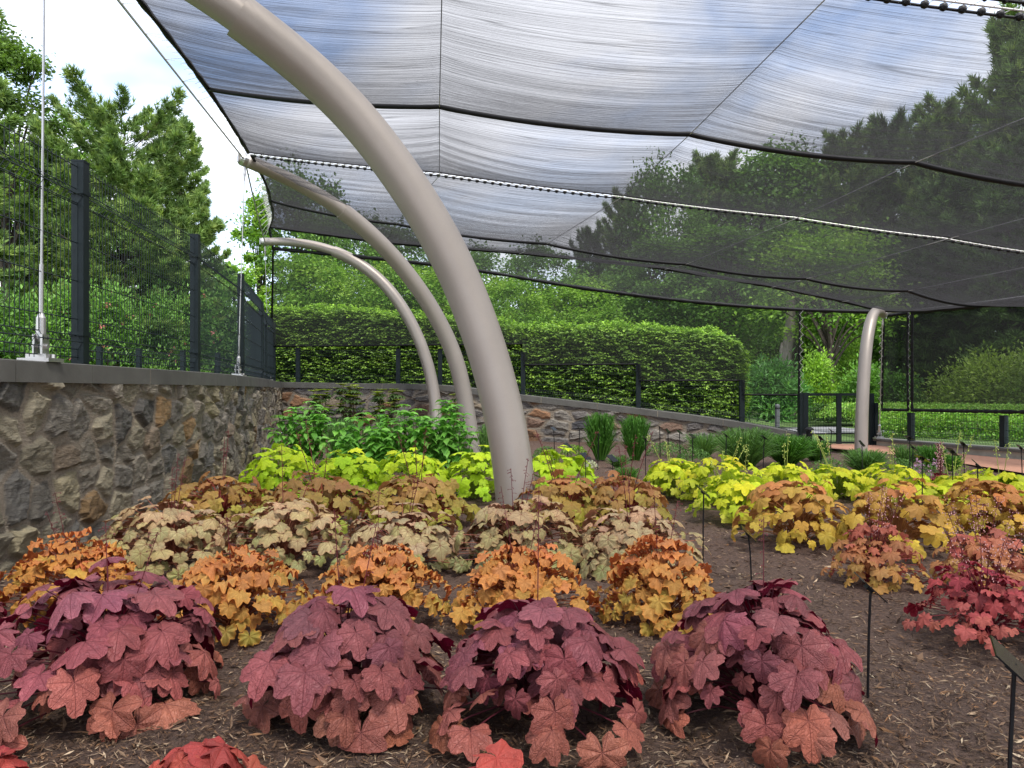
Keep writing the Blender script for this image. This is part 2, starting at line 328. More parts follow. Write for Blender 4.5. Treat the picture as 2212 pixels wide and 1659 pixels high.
def stonework(path, tops, zb, step_near, seed, sx, sz, pal, pw, near_y=9, n_max=1400):
    """path (n,2) face line; a relief of fitted stones in mortar, worked out from cell distances"""
    r_ = np.random.default_rng(seed)
    d = np.r_[0, np.cumsum(np.linalg.norm(np.diff(path, axis=0), axis=1))]; Lg = d[-1]
    S = [0.]
    while S[-1] < Lg:
        y = np.interp(S[-1], d, path[:, 1]); S.append(S[-1] + (step_near if y < near_y else step_near * 1.6))
    S = np.array(S); S[-1] = Lg
    X = np.interp(S, d, path[:, 0]); Y = np.interp(S, d, path[:, 1]); top = np.interp(S, d, tops)
    Xs = np.gradient(X, S); Ys = np.gradient(Y, S); nx, ny = Ys, -Xs; ln = np.hypot(nx, ny); nx /= ln; ny /= ln   # into the garden
    if (nx[0] * (0 - X[0]) + ny[0] * (8 - Y[0])) < 0: nx, ny = -nx, -ny
    nz = int((max(tops) - zb) / step_near) + 1; vv = np.linspace(0, 1, nz)
    Z = zb + (top[:, None] - zb) * vv[None]; SS = np.repeat(S[:, None], nz, 1)
    # seeds: jittered rows
    pts = []; z = zb - sz; row = 0
    while z < max(tops) + sz:
        x = -sx + (row % 2) * sx * .5
        while x < Lg + sx:
            w = sx * r_.uniform(.55, 1.4); pts.append((x + w / 2 + r_.normal(0, .1*sx), z + r_.normal(0, .24 * sz))); x += w
        z += sz * .92; row += 1
    pts = np.array(pts); m_ = len(pts)
    w1 = vnoise(SS*6, Z*6, r_); w2 = vnoise(SS*6+9, Z*6+4, r_); wx = SS + .05*w1 + .02*vnoise(SS*20, Z*20, r_); wz = Z + .05*w2 + .02*vnoise(SS*20, Z*20+7, r_)
    q = np.stack([wx / sx, wz / sz], -1).reshape(-1, 2); ps = pts / np.array((sx, sz))
    d1 = np.full(len(q), 9.); d2 = np.full(len(q), 9.); i1 = np.zeros(len(q), int); i2 = np.zeros(len(q), int)
    o_ = np.argsort(ps[:, 0]); ps = ps[o_]; pts = pts[o_]
    for k in range(m_):
        lo, hi = np.searchsorted(SS[:, 0] / sx, (ps[k, 0] - 2.2, ps[k, 0] + 2.2)); lo *= nz; hi *= nz
        if hi <= lo: continue
        dd = np.hypot(q[lo:hi, 0] - ps[k, 0], q[lo:hi, 1] - ps[k, 1]); a = d1[lo:hi]; b = d2[lo:hi]; ia = i1[lo:hi]; ib = i2[lo:hi]
        c1 = dd < a; c2 = (~c1) & (dd < b)
        b[c1] = a[c1]; ib[c1] = ia[c1]; a[c1] = dd[c1]; ia[c1] = k; b[c2] = dd[c2]; ib[c2] = k
    sep = np.hypot(*((ps[i1] - ps[i2]).T)) + 1e-6; e = (d2**2 - d1**2) / (2 * sep) * min(sx, sz)   # distance to the joint
    prot = r_.uniform(.014, .04, m_)[i1]; tiltx = r_.normal(0, .12, m_)[i1]; tilty = r_.normal(0, .12, m_)[i1]
    jw = r_.uniform(.010, .026, m_)[i1]
    k = np.clip((e - jw) / .03, 0, 1); k = k * k * (3 - 2 * k)
    fine = sum(a_ * vnoise(q[:,0]*sx*f_, q[:,1]*sz*f_*(1+st_), r_) for a_, f_, st_ in ((.026, 7, .6), (.012, 16, 1), (.007, 36, .5)))
    hgt = k * (prot + tiltx*(q[:,0]-ps[i1,0])*sx*1.2 + tilty*(q[:,1]-ps[i1,1])*sz*1.2 + fine) 
    hgt = hgt.reshape(SS.shape)
    V = np.stack([X[:, None] + nx[:, None]*hgt, Y[:, None] + ny[:, None]*hgt, Z], -1).reshape(-1, 3)
    n = len(S); i, j = np.meshgrid(np.arange(n-1), np.arange(nz-1), indexing='ij'); a = i*nz + j
    F = np.stack([a, a+nz, a+nz+1, a+1], -1).reshape(-1, 4)
    pal = np.array(pal); col = pal[r_.choice(len(pal), m_, p=pw)] * r_.uniform(.75, 1.3, (m_, 1))
    t = np.c_[col[i1], 1 - np.clip((e - jw * .8) / .008, 0, 1)]
    mb = MB(); mb.add(V, F, tint=t)
    # back and body of the wall
    Bk = np.stack([X - nx*.34, Y - ny*.34], -1); V2 = np.concatenate([np.c_[X, Y, top-.004], np.c_[Bk, top-.004], np.c_[Bk, np.full(n, zb)]])
    F2 = [(i, i+1, n+i+1, n+i) for i in range(n-1)] + [(n+i, n+i+1, 2*n+i+1, 2*n+i) for i in range(n-1)]
    mb.add(V2, F2, tint=np.tile((.15, .14, .12, 0), (3*n, 1)))
    return mb
def resample(P, n): return interp_path(P, n)
def coping_stones(parent, path, tops, th, over, depth, lens, rise=0):
    """one bluestone slab after another along the wall, mitred in plan, each a part"""
    d = np.r_[0, np.cumsum(np.linalg.norm(np.diff(path, axis=0), axis=1))]; s = 0; k = 0; origin = np.array(parent.location)
    T = np.gradient(path, d, axis=0); Nn = np.c_[T[:, 1], -T[:, 0]]
    if Nn[0] @ (np.array((0, 8)) - path[0]) < 0: Nn = -Nn
    while s < d[-1] - .05:
        ln = lens[k % len(lens)]; e = min(s + ln, d[-1]);
        if d[-1] - e < .3: e = d[-1]
        q = np.linspace(s + .007, e - .007, 4); X = np.interp(q, d, path[:, 0]); Y = np.interp(q, d, path[:, 1]); tp = np.interp(q, d, tops)
        nx = np.interp(q, d, Nn[:, 0]); ny = np.interp(q, d, Nn[:, 1]); V = []
        j = random.uniform(-.004, .004)
        for a in range(4):
            f = (X[a] + nx[a]*(over+j), Y[a] + ny[a]*(over+j)); b = (X[a] - nx[a]*(depth-over), Y[a] - ny[a]*(depth-over))
            V += [(*f, tp[a]-th), (*f, tp[a]-.006), (X[a]+nx[a]*(over+j-.006), Y[a]+ny[a]*(over+j-.006), tp[a]), (*b, tp[a]), (*b, tp[a]-th)]
        F = [(5*a+i, 5*a+5+i, 5*a+5+(i+1)%5, 5*a+(i+1)%5) for a in range(3) for i in range(5)]
        mb = MB(); mb.add(np.array(V) - origin, F); mb.F.append(np.array([[4,3,2,1,0],[15,16,17,18,19]])); mb.M.append(np.array([0,0]))
        g = random.uniform(.9, 1.12); mb.build('coping_stone', M_COPE, parent)
        s = e; k += 1
    # mortar seen in the joints
    mb = MB(); m_ = 60; q = np.linspace(0, d[-1], m_); X = np.interp(q, d, path[:, 0]); Y = np.interp(q, d, path[:, 1]); tp = np.interp(q, d, tops)
    nx = np.interp(q, d, Nn[:, 0]); ny = np.interp(q, d, Nn[:, 1]); o1 = over - .006; o2 = depth - over - .01
    V = np.concatenate([np.c_[X+nx*o1, Y+ny*o1, tp-th+.004], np.c_[X+nx*o1, Y+ny*o1, tp-.008], np.c_[X-nx*o2, Y-ny*o2, tp-.008], np.c_[X-nx*o2, Y-ny*o2, tp-th+.004]]) - origin
    F = [(r*m_+i, r*m_+i+1, ((r+1)%4)*m_+i+1, ((r+1)%4)*m_+i) for r in range(4) for i in range(m_-1)]
    mb.add(V, F); mb.build('joint_mortar', M_JOINT, parent)
PAL = [(.19,.168,.135),(.145,.132,.112),(.22,.195,.14),(.23,.2,.13),(.095,.09,.082),(.22,.14,.065),(.2,.155,.11)]
lw = resample(LW, 300)
wl = thing('stone_wall', (-3.1, 6, 0), 'tall curved fieldstone retaining wall on the left with flat grey coping', 'wall')
mb = stonework(lw[(lw[:, 1] > 1.5)], np.full((lw[:, 1] > 1.5).sum(), LW_TOP-.137), -.06, .0125, 5, .32, .27, PAL, [.27,.22,.2,.12,.08,.07,.04])
mb.V = [v - np.array((-3.1, 6, 0)) for v in mb.V]; mb.build('stonework', M_STONE, wl)
coping_stones(wl, lw, np.full(300, LW_TOP), .137, .045, .42, [.93, 1.0, .9])
fw = resample(FW, 200)
wf = thing('stone_wall', (0, 16, 0), 'far fieldstone wall whose grey coping slopes down to the gate', 'wall')
mb = stonework(fw[:, :2], fw[:, 2] - .13, -.06, .022, 9, .5, .24, [(.15,.14,.135),(.2,.185,.165),(.24,.13,.07),(.17,.11,.08),(.07,.07,.08),(.22,.18,.13)], [.32,.26,.1,.14,.08,.1], 0)
mb.V = [v - np.array((0, 16, 0)) for v in mb.V]; mb.build('stonework', M_STONE, wf)
coping_stones(wf, fw[:, :2], fw[:, 2], .13, .05, .42, [1.25, 1.3, 1.2])
wr = thing('low_wall', (7.5, 12, 0), 'low concrete wall with grey coping beside the terracotta path', 'wall')
rw = resample(RW, 80); mb = MB(); V = []
for x, y, z in rw: V += [(x, y, -.05), (x, y, z-.05), (x+.25, y+.05, z-.05), (x+.25, y+.05, -.05)]
mb.add(np.array(V) - np.array((7.5, 12, 0)), [(4*i+j, 4*i+4+j, 4*i+4+(j+1)%4, 4*i+(j+1)%4) for i in range(79) for j in range(4)])
mb.F.append(np.array([[0,1,2,3]])); mb.M.append(np.array([0])); mb.build('wall', plain('concrete', (.4,.37,.31), .85, 0, .18, 7, .3, 60), wr)
coping_stones(wr, rw[:, :2], rw[:, 2], .05, .04, .34, [1.2])

# ------------------------------------------------------------------ wire panel fences
def wire_panel(parent, a, b, z0a, z0b, H, spacing=.05, r=.0026, folds=(.12, 1.0), n_h=6, org=(0,0,0), z1=None):
    """welded panel of upright wires, with the V folds that stiffen it, between posts at a and b"""
    a = np.array(a); b = np.array(b); Lg = np.linalg.norm(b - a); u = (b - a) / Lg; nrm = np.array((u[1], -u[0])); org = np.array(org)
    mb = MB(); n = int(Lg / spacing)
    prof = [(0, 0)]
    for f in folds:
        f = f * H; prof += [(f - .05, 0), (f, .035), (f + .05, 0)]
    prof += [(H, 0)]
    for i in range(n + 1):
        s = i * Lg / n; p = a + u * s; z0 = z0a + (z0b - z0a) * i / n; top = None if z1 is None else z1
        P = [(p[0] + nrm[0]*o, p[1] + nrm[1]*o, (z0 + h) if z1 is None else (z0 + h / H * (z1 - z0))) for h, o in prof]
        mb.tube(np.array(P) - org, r, 3, cap=False)
    hs = sorted([f * H + k for f in folds for k in (-.05, 0, .05)] + list(np.linspace(.02, H - .03, n_h)))
    for h in hs:
        o = 0
        for f in folds:
            if abs(h - f * H) < .01: o = .035
        za = z0a + h if z1 is None else z0a + h / H * (z1 - z0a); zb = z0b + h if z1 is None else z0b + h / H * (z1 - z0b)
        mb.tube(np.array([(*(a + nrm*o), za), (*(b + nrm*o), zb)]) - org, r * 1.15, 4)
    return mb.build('wire_panel', M_FENCE, parent)
def fence_post(parent, x, y, z0, z1, w, rz, org, clips=(.15, .85)):
    mb = MB(); org = np.array(org)
    mb.box(np.array((x, y, (z0+z1)/2)) - org, (w, w, z1 - z0), rz); mb.box(np.array((x, y, z1+.006)) - org, (w*1.06, w*1.06, .012), rz)
    for c in clips: mb.box(np.array((x, y, z0 + (z1-z0)*c)) - org, (w*1.35, w*1.12, .03), rz)
    return mb.build('post', M_FENCE, parent)
FO = (-3.2, 7, LW_TOP)
fl = thing('wire_fence', FO, 'tall dark wire panel fence standing on the left stone wall coping', 'fence')
PP = [(-2.99, .35), (-3.03, 2.86), (-3.13, 5.37), (-3.38, 7.9), (-3.88, 10.6), (-4.57, 13.5), (-5.17, 15.5), (-5.66, 17.6)]
for i, (x, y) in enumerate(PP):
    H = 1.46 if i < 5 else 1.4
    rz = math.atan2(PP[min(i+1, 7)][1]-PP[max(i-1, 0)][1], PP[min(i+1, 7)][0]-PP[max(i-1, 0)][0])
    fence_post(fl, x, y, LW_TOP, LW_TOP + H, .085, rz, FO)
    if i < 7:
        wire_panel(fl, PP[i], PP[i+1], LW_TOP+.03, LW_TOP+.03, 1.42, folds=(.09, .83), org=FO, r=.0032)
# far fence: stepped panels above the sloping coping
fo = (1, 16, 1); ff = thing('wire_fence', fo, 'stepped dark wire fence on the sloping far wall before the hedge', 'fence')
fp = [(585, 17.6, 1.284, 2.14), (642, 17.45, 1.28, 2.1), (859, 16.95, 1.23, 2.05), (950, 16.65, 1.2, 2.02), (1130, 16.1, .98, 1.93), (1380, 15.5, .7, 1.66), (1605, 14.9, .44, 1.31), (1733, 14.4, .2, 1.02)]
fx = [((px-1106)/1600*Y, Y + .08) for px, Y, _, _ in fp]
for i, (px, Y, z0, z1) in enumerate(fp):
    if i: fence_post(ff, fx[i][0], fx[i][1], z0, z1 - .02, .095, 0, fo)
    if i < 7:
        zt = [2.1, 2.05, 2.02, 1.98, 1.62, 1.27, .98][i]
        wire_panel(ff, fx[i], fx[i+1], z0+.02, fp[i+1][2]+.02, .8, .05, .0026, (.12, .88), 6, fo, z1=zt)
# right fence above the low wall
ro = (7.5, 12, .18); fr = thing('wire_fence', ro, 'low dark wire fence on the coping of the right low wall', 'fence')
rp_ = [(7.12, 14.25, .17), (7.3, 13.55, .17), (7.87, 11.85, .18), (8.4, 9.4, .19), (8.8, 6.8, .19), (9.0, 4.2, .19)]
for i, (x, y, z) in enumerate(rp_):
    if i: fence_post(fr, x, y, z, z + .5, .09, .3, ro, ())
    if i < 5: wire_panel(fr, rp_[i][:2], rp_[i+1][:2], z+.02, rp_[i+1][2]+.02, .52, .05, .0028, (.1,), 5, ro)
# a lower fence further off behind the left wall
bo = (-6, 12, 1); fb = thing('wire_fence', bo, 'small distant wire fence beyond the left wall among bright shrubs', 'fence')
bp_ = [(-9.5, 13.0), (-7.4, 13.8), (-5.9, 14.2), (-5.5, 16.5), (-5.9, 19)]
bp_ = [tuple(at(x, 770, Y)[:2]) for x, Y in ((215, 13), (300, 13.6), (395, 14.2), (470, 15.2), (505, 17))]
for i, (x, y) in enumerate(bp_):
    fence_post(fb, x, y, 1.05, 1.85, .08, 0, bo, ())
    if i < 4: wire_panel(fb, bp_[i], bp_[i+1], 1.1, 1.1, .7, .08, .003, (.15,), 5, bo)

# ------------------------------------------------------------------ gate
g0 = (6.3, 14.35, 0); gt = thing('gate', g0, 'black metal garden gate between dark posts at the end of the path', 'gate')
def gbox(name, px0, px1, z0, z1, Y, dep=.07):
    x0, x1 = (px0-1106)/1600*Y, (px1-1106)/1600*Y
    mb = MB(); mb.box(np.array(((x0+x1)/2, Y, (z0+z1)/2)) - np.array(g0), (x1-x0, dep, z1-z0)); return mb.build(name, M_FENCE, gt)
gbox('gate_post', 1726, 1732, 0, 1.04, 14.3, .1); gbox('gate_post', 1733, 1744, 0, 1.045, 14.35, .1)
gbox('gate_post', 1876, 1886, 0, 1.03, 14.35, .1); gbox('gate_post', 1888, 1895, 0, .85, 14.3, .1)
gbox('top_rail', 1745, 1875, .985, 1.035, 14.35, .04); gbox('bottom_rail', 1745, 1875, .06, .1, 14.35, .04)
gbox('stile', 1807, 1817, .05, 1.0, 14.35, .05)
mb = MB(); mb.tube([(1.0-.62, -.1, .42), (.38, -.1, .58)], .018, 8); mb.box((.38, -.06, .5), (.07, .06, .14)); mb.build('latch', M_BLACK, gt)
for a_, b_ in ((1745, 1807), (1817, 1875)):
    xa, xb = (a_-1106)/1600*14.35, (b_-1106)/1600*14.35
    wire_panel(gt, (xa, 14.35), (xb, 14.35), .1, .1, .88, .05, .003, (), 5, g0)
b_ = thing('bollard_light', at(1748, 965, 14.0), 'short black cylindrical bollard light at the foot of the gate post', 'bollard')
b_.location.z = 0; mb = MB(); mb.tube([(0,0,0),(0,0,.32)], .055, 14); mb.build('shaft', M_BLACK, b_)
mb = MB(); mb.tube([(0,0,.34),(0,0,.36),(0,0,.40)], [.09,.085,.03], 14); mb.tube([(0,0,.32),(0,0,.34)], .04, 10); mb.build('cap', M_BLACK, b_)
b_ = thing('bollard', at(1679, 912, 18), 'slim grey metal bollard on the lawn behind the far fence', 'bollard')
b_.location.z = .2; mb = MB(); mb.tube([(0,0,0),(0,0,.52),(0,0,.55)], [.06,.06,.045], 12); mb.build('shaft', M_GREY, b_)
mb = MB(); mb.tube([(0,0,.44),(0,0,.47)], .064, 12); mb.build('band', M_BLACK, b_)

# ------------------------------------------------------------------ masts
def mast(label, pts, rl, ru, k_sleeve, base_xy):
    """pts: (px, py, Y) along the axis from the base up"""
    P = np.array([at(*p) for p in pts]); b0 = P[0].copy(); b0[2] = 0
    P[0, 2] = -.05; root = thing('canopy_mast', tuple(b0), label, 'mast', 'curved masts that carry the shade canopy')
    Q = interp_path(P, 90) - b0
    for _ in range(60): Q[1:-1] = (Q[:-2] + 2*Q[1:-1] + Q[2:]) / 4
    d = np.r_[0, np.cumsum(np.linalg.norm(np.diff(Q, axis=0), axis=1))]; ks = int(np.argmin(np.linalg.norm(Q + b0 - P[k_sleeve], axis=1)))
    r_low = np.linspace(rl, rl * .93, ks + 1); mb = MB(); mb.tube(Q[:ks+1], r_low, 40, cap=False)
    tt_ = unit(Q[ks]-Q[ks-1]); m2 = MB(); m2.tube([Q[ks]-tt_*.004, Q[ks]+tt_*.004], rl*.928, 40); m2.build('sleeve_end', M_MAST, root)
    mb.build('lower_tube', M_MAST, root, True)
    up = Q[ks-1:]; mb = MB(); mb.tube(up, np.linspace(ru, ru * .78, len(up)), 32); mb.build('upper_tube', M_MAST, root, True)
    mb = MB(); t = unit(up[-1] - up[-2]); mb.tube([up[-1]-t*.01, up[-1]+t*.05, up[-1]+t*.1], [ru*.8, ru*.8, ru*.5], 16); mb.box(up[-1]+t*.08, (.012, .16, .14)); mb.build('tip_bracket', M_STEEL, root)
    return P[-1], root
tip1, _ = mast('largest and nearest curved taupe mast rising from among the plants', [(1119,1126,6.3),(1118,1095,6.3),(1094,905,6.28),(1041,718,6.25),(980,562,6.2),(865,373,6.05),(728,200,5.85),(596,94,5.6),(521,30,5.45),(400,-45,5.25),(240,-135,5.05),(97,-200,4.9)], .173, .128, 8, None)
tip2, _ = mast('second curved taupe mast, its tip held by the vertical cable on the wall', [(1024,980,12.8),(1015,936,12.8),(988,780,12.7),(927,655,12.5),(858,562,12.2),(737,451,11.7),(628,387,11.2),(529,346,10.6)], .142, .118, 5, None)
tip3, _ = mast('farthest left curved taupe mast with nearly level tip, by the wall corner', [(945,945,16),(943,890,16.2),(932,812,16.2),(900,718,16.2),(842,624,16.2),(768,562,16.3),(722,541,16.35),(655,524,16.4),(610,520,16.4),(572,522,16.4)], .132, .108, 6, None)
tip4, _ = mast('lone slender taupe mast on the right beside the gate', [(1860,979,12.85),(1862,889,12.9),(1866,811,13),(1871,749,13.1),(1880,695,13.3),(1886,676,13.45),(1893,668,13.6),(1901,669,13.75),(1907,678,13.85)], .108, .098, 4, None)

# ------------------------------------------------------------------ canopy
def rz_(x): return EYE + 2.66 - .173 * x            # the net lies close to one tilted plane
G = {'Z2': [(-2.6,-3.6),(-.2,-3.6),(2.2,-3.6),(4.4,-3.6),(6.2,-3.6),(7.9,-3.6),(10,-3.6)],
     'Z': [(-2.75,.6),(-.3,.6),(2.1,.6),(4.3,.6),(6.0,.6),(7.6,.6),(9.8,.6)],
     'A': [(-2.95,4.8),(-.43,4.6),(1.87,4.28),(3.95,4.1),(5.6,3.97),(7.2,3.88),(9.5,3.88)],
     'B': [(-3.25,7.9),(-.71,7.25),(1.64,6.85),(3.58,6.6),(5.3,6.5),(6.8,6.4),(8.9,6.4)],
     'C': [(-3.66,10.35),(-.95,9.7),(1.36,9.3),(3.4,8.9),(5.08,8.7),(6.45,8.6),(8.3,8.7)],
     'D': [(-4.35,13.3),(-2.1,13.75-.3),(.6,12.9),(2.95,12.6),(4.8,12.1),(6.25,11.7),(7.55,11.9)],
     'E': [(-5.35,16.3),(-2.7,15.7),(.13,14.3),(2.74,13.35),(4.65,13.3),(6.0,13.5),(6.9,13.8)]}
def node(l, j, dy=0):
    x, y = G[l][j]; return np.array((x, y + dy, rz_(x)))
def patch(la, lb, da, db, nu, nv, sag, lsa, lsb):
    """sagging net between two cross lines; returns grids of points"""
    rows = []
    v = np.linspace(0, 1, nv)
    for j in range(6):
        a0, a1, b0, b1 = node(la, j, da), node(la, j+1, da), node(lb, j, db), node(lb, j+1, db)
        u = np.linspace(0, 1, nu)[:, None, None]; vv = v[None, :, None]
        P = (1-u)*(1-vv)*a0 + u*(1-vv)*a1 + (1-u)*vv*b0 + u*vv*b1
        su = np.sin(math.pi * u[..., 0]) ** .8; sv = np.sin(math.pi * v)[None]
        P[..., 2] -= sag * sv * (.45 + .55 * su) + su * (lsa * (1 - v) + lsb * v)[None]
        P[..., 1] += 0
        if j == 0: P[..., 0] += .07 * sv * (1 - u[..., 0])
        rows.append(P if j == 5 else P[:-1])
    return np.concatenate(rows)
def grid_mesh(mb, P, disp=0.0):
    nu, nv = P.shape[:2]; du = np.r_[0, np.cumsum(np.linalg.norm(np.diff(P[:, nv//2], axis=0), axis=1))]; dv = np.r_[0, np.cumsum(np.linalg.norm(np.diff(P[nu//2], axis=0), axis=1))]
    U, Vv = np.meshgrid(du, dv, indexing='ij')
    if disp:
        r = np.random.default_rng(int(P[0,0,1]*10) % 97 + 3); w = np.zeros_like(U)
        for k in range(16):
            fv = r.uniform(8, 34); ph = r.uniform(0, 6.28); w += np.sin(Vv*fv + ph + 2.2*np.sin(U*r.uniform(.2,.7)+r.uniform(0,6)) ) * (.5 + .5*np.sin(U*r.uniform(.5,1.3)+r.uniform(0,6))) / (fv/10) * .25
        edge = np.clip(np.minimum(Vv, dv[-1]-Vv)/.15, 0, 1); P = P.copy(); P[..., 2] += .8 * w * disp * edge
    i, j = np.meshgrid(np.arange(nu-1), np.arange(nv-1), indexing='ij'); a = i*nv + j
    mb.add(P.reshape(-1, 3), np.stack([a, a+1, a+nv+1, a+nv], -1).reshape(-1, 4), uv=np.stack([U.ravel(), Vv.ravel()], -1)); return P
def canopy(lines, label, nv=110, sags=(.14, .21), nu=26):
    root = thing('shade_canopy', tuple(node(lines[0], 0)), label, 'shade canopy', 'laced shade net panels overhead'); o = np.array(root.location); mb = MB()
    Ps = []; hems = []
    gap = .075
    P1 = patch(lines[0], lines[1], gap, 0, nu, nv, sags[0], .015, .055) ; P2 = patch(lines[1], lines[2], 0, -gap if lines[2] != 'E' else 0, nu, nv, sags[1], .055, .015 if lines[2] != 'E' else .0)
    for P in (P1, P2): Ps.append(grid_mesh(mb, P - o, .016))
    mb.build('net', M_CLOTH, root, True)
    def seam(P, r, name, n=8, flat=1.0):
        k = rng.normal(0, .03, len(P)); mb = MB(); mb.tube(P, r * (1 + k), n); q = mb.V[0]; mb.build(name, M_BLACK, root, True)
    seam((P1[:, -1] - o) - np.array((0, 0, .012)), .025, 'seam_sleeve')
    seam(P1[:, 0] - o, .009, 'hem'); seam(P2[:, -1] - o, .009, 'hem')
    Ledge = np.concatenate([P1[0], P2[0][1:]]) - o; k = np.interp(np.arange(len(Ledge)), np.arange(0, len(Ledge), 6), rng.uniform(.7, 1.25, len(range(0, len(Ledge), 6))))
    mb = MB(); mb.tube(Ledge[::2], .026 * k[::2], 8); mb.build('edge_sleeve', M_BLACK, root, True)
    Redge = np.concatenate([P1[-1], P2[-1][1:]]) - o; mb = MB(); mb.tube(Redge[::3], .024, 8); mb.build('edge_sleeve', M_BLACK, root, True)
    return P1, P2, root
c0 = canopy(('Z2', 'Z', 'A'), 'nearest shade net panel, seen only in the top right corner', 40, (.2, .2), 26)
c1 = canopy(('A', 'B', 'C'), 'large bright shade net panel with one black seam, nearest overhead')
c2 = canopy(('C', 'D', 'E'), 'far darker shade net panel beyond the white laced gap', sags=(.17, .07))
def lace(line, label, P_a, P_b):
    """cable in the gap, rope zigzag and black grommet tabs on both hems"""
    root = thing('lacing_cable', tuple(node(line, 0)), label, 'cable', 'laced cables across the canopy'); o = np.array(root.location)
    A = P_a - o; B = P_b - o; mid = (A + B) / 2
    mb = MB(); mb.tube(mid, .006, 6); mb.build('cable', M_ROPE, root)
    d = np.r_[0, np.cumsum(np.linalg.norm(np.diff(A, axis=0), axis=1))]; s = np.arange(.05, d[-1], .106)
    f = lambda Q, t: np.stack([np.interp(t, d, Q[:, k]) for k in range(3)], -1)
    pa, pb = f(A, s), f(B, s + .05); zz = np.empty((2*len(s), 3)); zz[0::2] = pa; zz[1::2] = pb
    mb = MB(); mb.tube(zz, .003, 3); mb.build('rope', M_ROPE, root)
    mb = MB()
    for p, q in zip(pa, f(B, s)):
        t = unit(q - p); mb.tube([p - t*.01, p + t*.012, p + t*.028, p + t*.036], [.012, .026, .022, .006], 8)
    for p, q in zip(pb, f(A, s + .05)):
        t = unit(q - p); mb.tube([p - t*.01, p + t*.018], [.012, .012], 6)
    x = mb.build('grommet_tab', M_BLACK, root); x['kind'] = 'stuff'
lace('A', 'laced cable across the top right corner with big black tabs', c1[0][:, 0], c0[1][:, -1])
lace('C', 'laced cable with white gap crossing the middle of the canopy', c2[0][:, 0], c1[1][:, -1])
# support cables running with the arc
for j in range(1, 6):
    P = [node(l, j) + np.array((0, 0, -.02)) for l in ('Z2', 'Z', 'A', 'B', 'C', 'D', 'E')]
    mb = MB(); o = P[0].copy(); mb.tube(np.array(P) - o, .0042, 6); x = mb.build('support_cable', M_ROPE); x.location = o
    tag(x, ['first thin grey cable under the canopy from the left', 'second thin cable under the canopy, left of the middle', 'third thin cable under the canopy, right of the middle', 'fourth thin cable under the canopy, near the right side', 'fifth thin cable under the canopy, nearest the right edge'][j-1], 'cable', 'thin support cables under the canopy')
def cable(name, P, r, label, sag=0, grp='edge cables of the canopy', n=24):
    P = np.array(P, float); Q = interp_path(P, n) if len(P) > 2 else P[0] + np.linspace(0, 1, n)[:, None] * (P[1] - P[0])
    Q[:, 2] -= sag * np.sin(np.linspace(0, math.pi, n)); o = Q[0].copy(); mb = MB(); mb.tube(Q - o, r, 6); x = mb.build(name, M_ROPE); x.location = o
    tag(x, label, 'cable', grp); return Q
tip0 = np.array((-2.6, -1.0, 4.3))
Q1 = cable('edge_cable', [tip1, tip2], .012, 'edge cable from the near mast tip to the second mast tip against the sky')
Q0 = cable('edge_cable', [tip0, tip1], .012, 'edge cable running overhead to the near mast tip')
Q2 = cable('edge_cable', [tip2, tip3], .012, 'edge cable from the second mast tip to the far left mast tip', .05)
QE = cable('edge_cable', [node('E', j) for j in range(7)], .012, 'pale cable along the far end of the canopy', 0, n=70)
def edge_lacing(Q, E, label, step=.13):
    d = np.r_[0, np.cumsum(np.linalg.norm(np.diff(E, axis=0), axis=1))]; dq = np.linspace(0, 1, len(Q)); s = np.arange(.1, d[-1], step)
    e = np.stack([np.interp(s, d, E[:, k]) for k in range(3)], -1); c = np.stack([np.interp((s + step/2) / d[-1], dq, Q[:, k]) for k in range(3)], -1)
    zz = np.empty((2*len(s), 3)); zz[0::2] = e; zz[1::2] = e + (c - e) * np.where(np.arange(len(s)) % 4 == 0, 1, .45)[:, None]
    o = zz[0].copy(); mb = MB(); mb.tube(zz - o, .0035, 3); x = mb.build('edge_rope', M_ROPE); x.location = o; tag(x, label, 'rope', 'rope lacing at the canopy edge')
edge_lacing(Q1, np.concatenate([c1[0][0], c1[1][0]]), 'rope lacing the net edge to the cable between near and second masts')
edge_lacing(Q2, np.concatenate([c2[0][0], c2[1][0]]), 'rope lacing the net edge to the cable between second and far masts')

# guy rods down to the coping
def guy(name, top, foot, r, label):
    root = thing(name, tuple(foot), label, 'guy cable', 'guy cables anchored on the walls'); t = np.array(top) - np.array(foot); u = unit(t); Lg = np.linalg.norm(t)
    k = r / .012
    mb = MB(); mb.tube([u*.3*k, t - u*.25], r*.62, 10); mb.build('rod', M_STEEL, root)
    mb = MB(); mb.tube([u*.13*k, u*.15*k, u*.28*k, u*.31*k], [r*1.6, r*2.5, r*2.3, r*1.1], 12); mb.tube([u*.31*k, u*.62*k], r*1.05, 10); mb.build('turnbuckle', M_STEEL, root)
    mb = MB(); mb.tube([t-u*.3, t-u*.2, t-u*.1], [r*.8, r*1.8, r*1.4], 10); mb.build('shackle', M_STEEL, root)
    mb = MB()
    for s in (-1, 1): mb.box((s*.025*k, 0, .09*k), (.014*k, .07*k, .17*k))
    mb.tube([(-.05*k, 0, .1*k), (.05*k, 0, .1*k)], .016*k, 10); mb.box((0, 0, .012), (.2*k, .16*k, .024)); mb.box((0, 0, .035*k), (.13*k, .1*k, .03*k))
    for s in (-1, 1): mb.tube([(s*.08*k, 0, .02), (s*.08*k, 0, .05)], .014*k, 6)
    mb.build('anchor_foot', M_STEEL, root)
guy('guy_cable', tip1, (at(88, 775, 4.9)[0], 4.9, LW_TOP), .0125, 'thick steel guy rod on the wall at the left edge, before the fence')
guy('guy_cable', tip2, (at(517, 808, 10.5)[0], 10.45, LW_TOP), .0115, 'thin steel guy rod under the second mast tip on the coping')
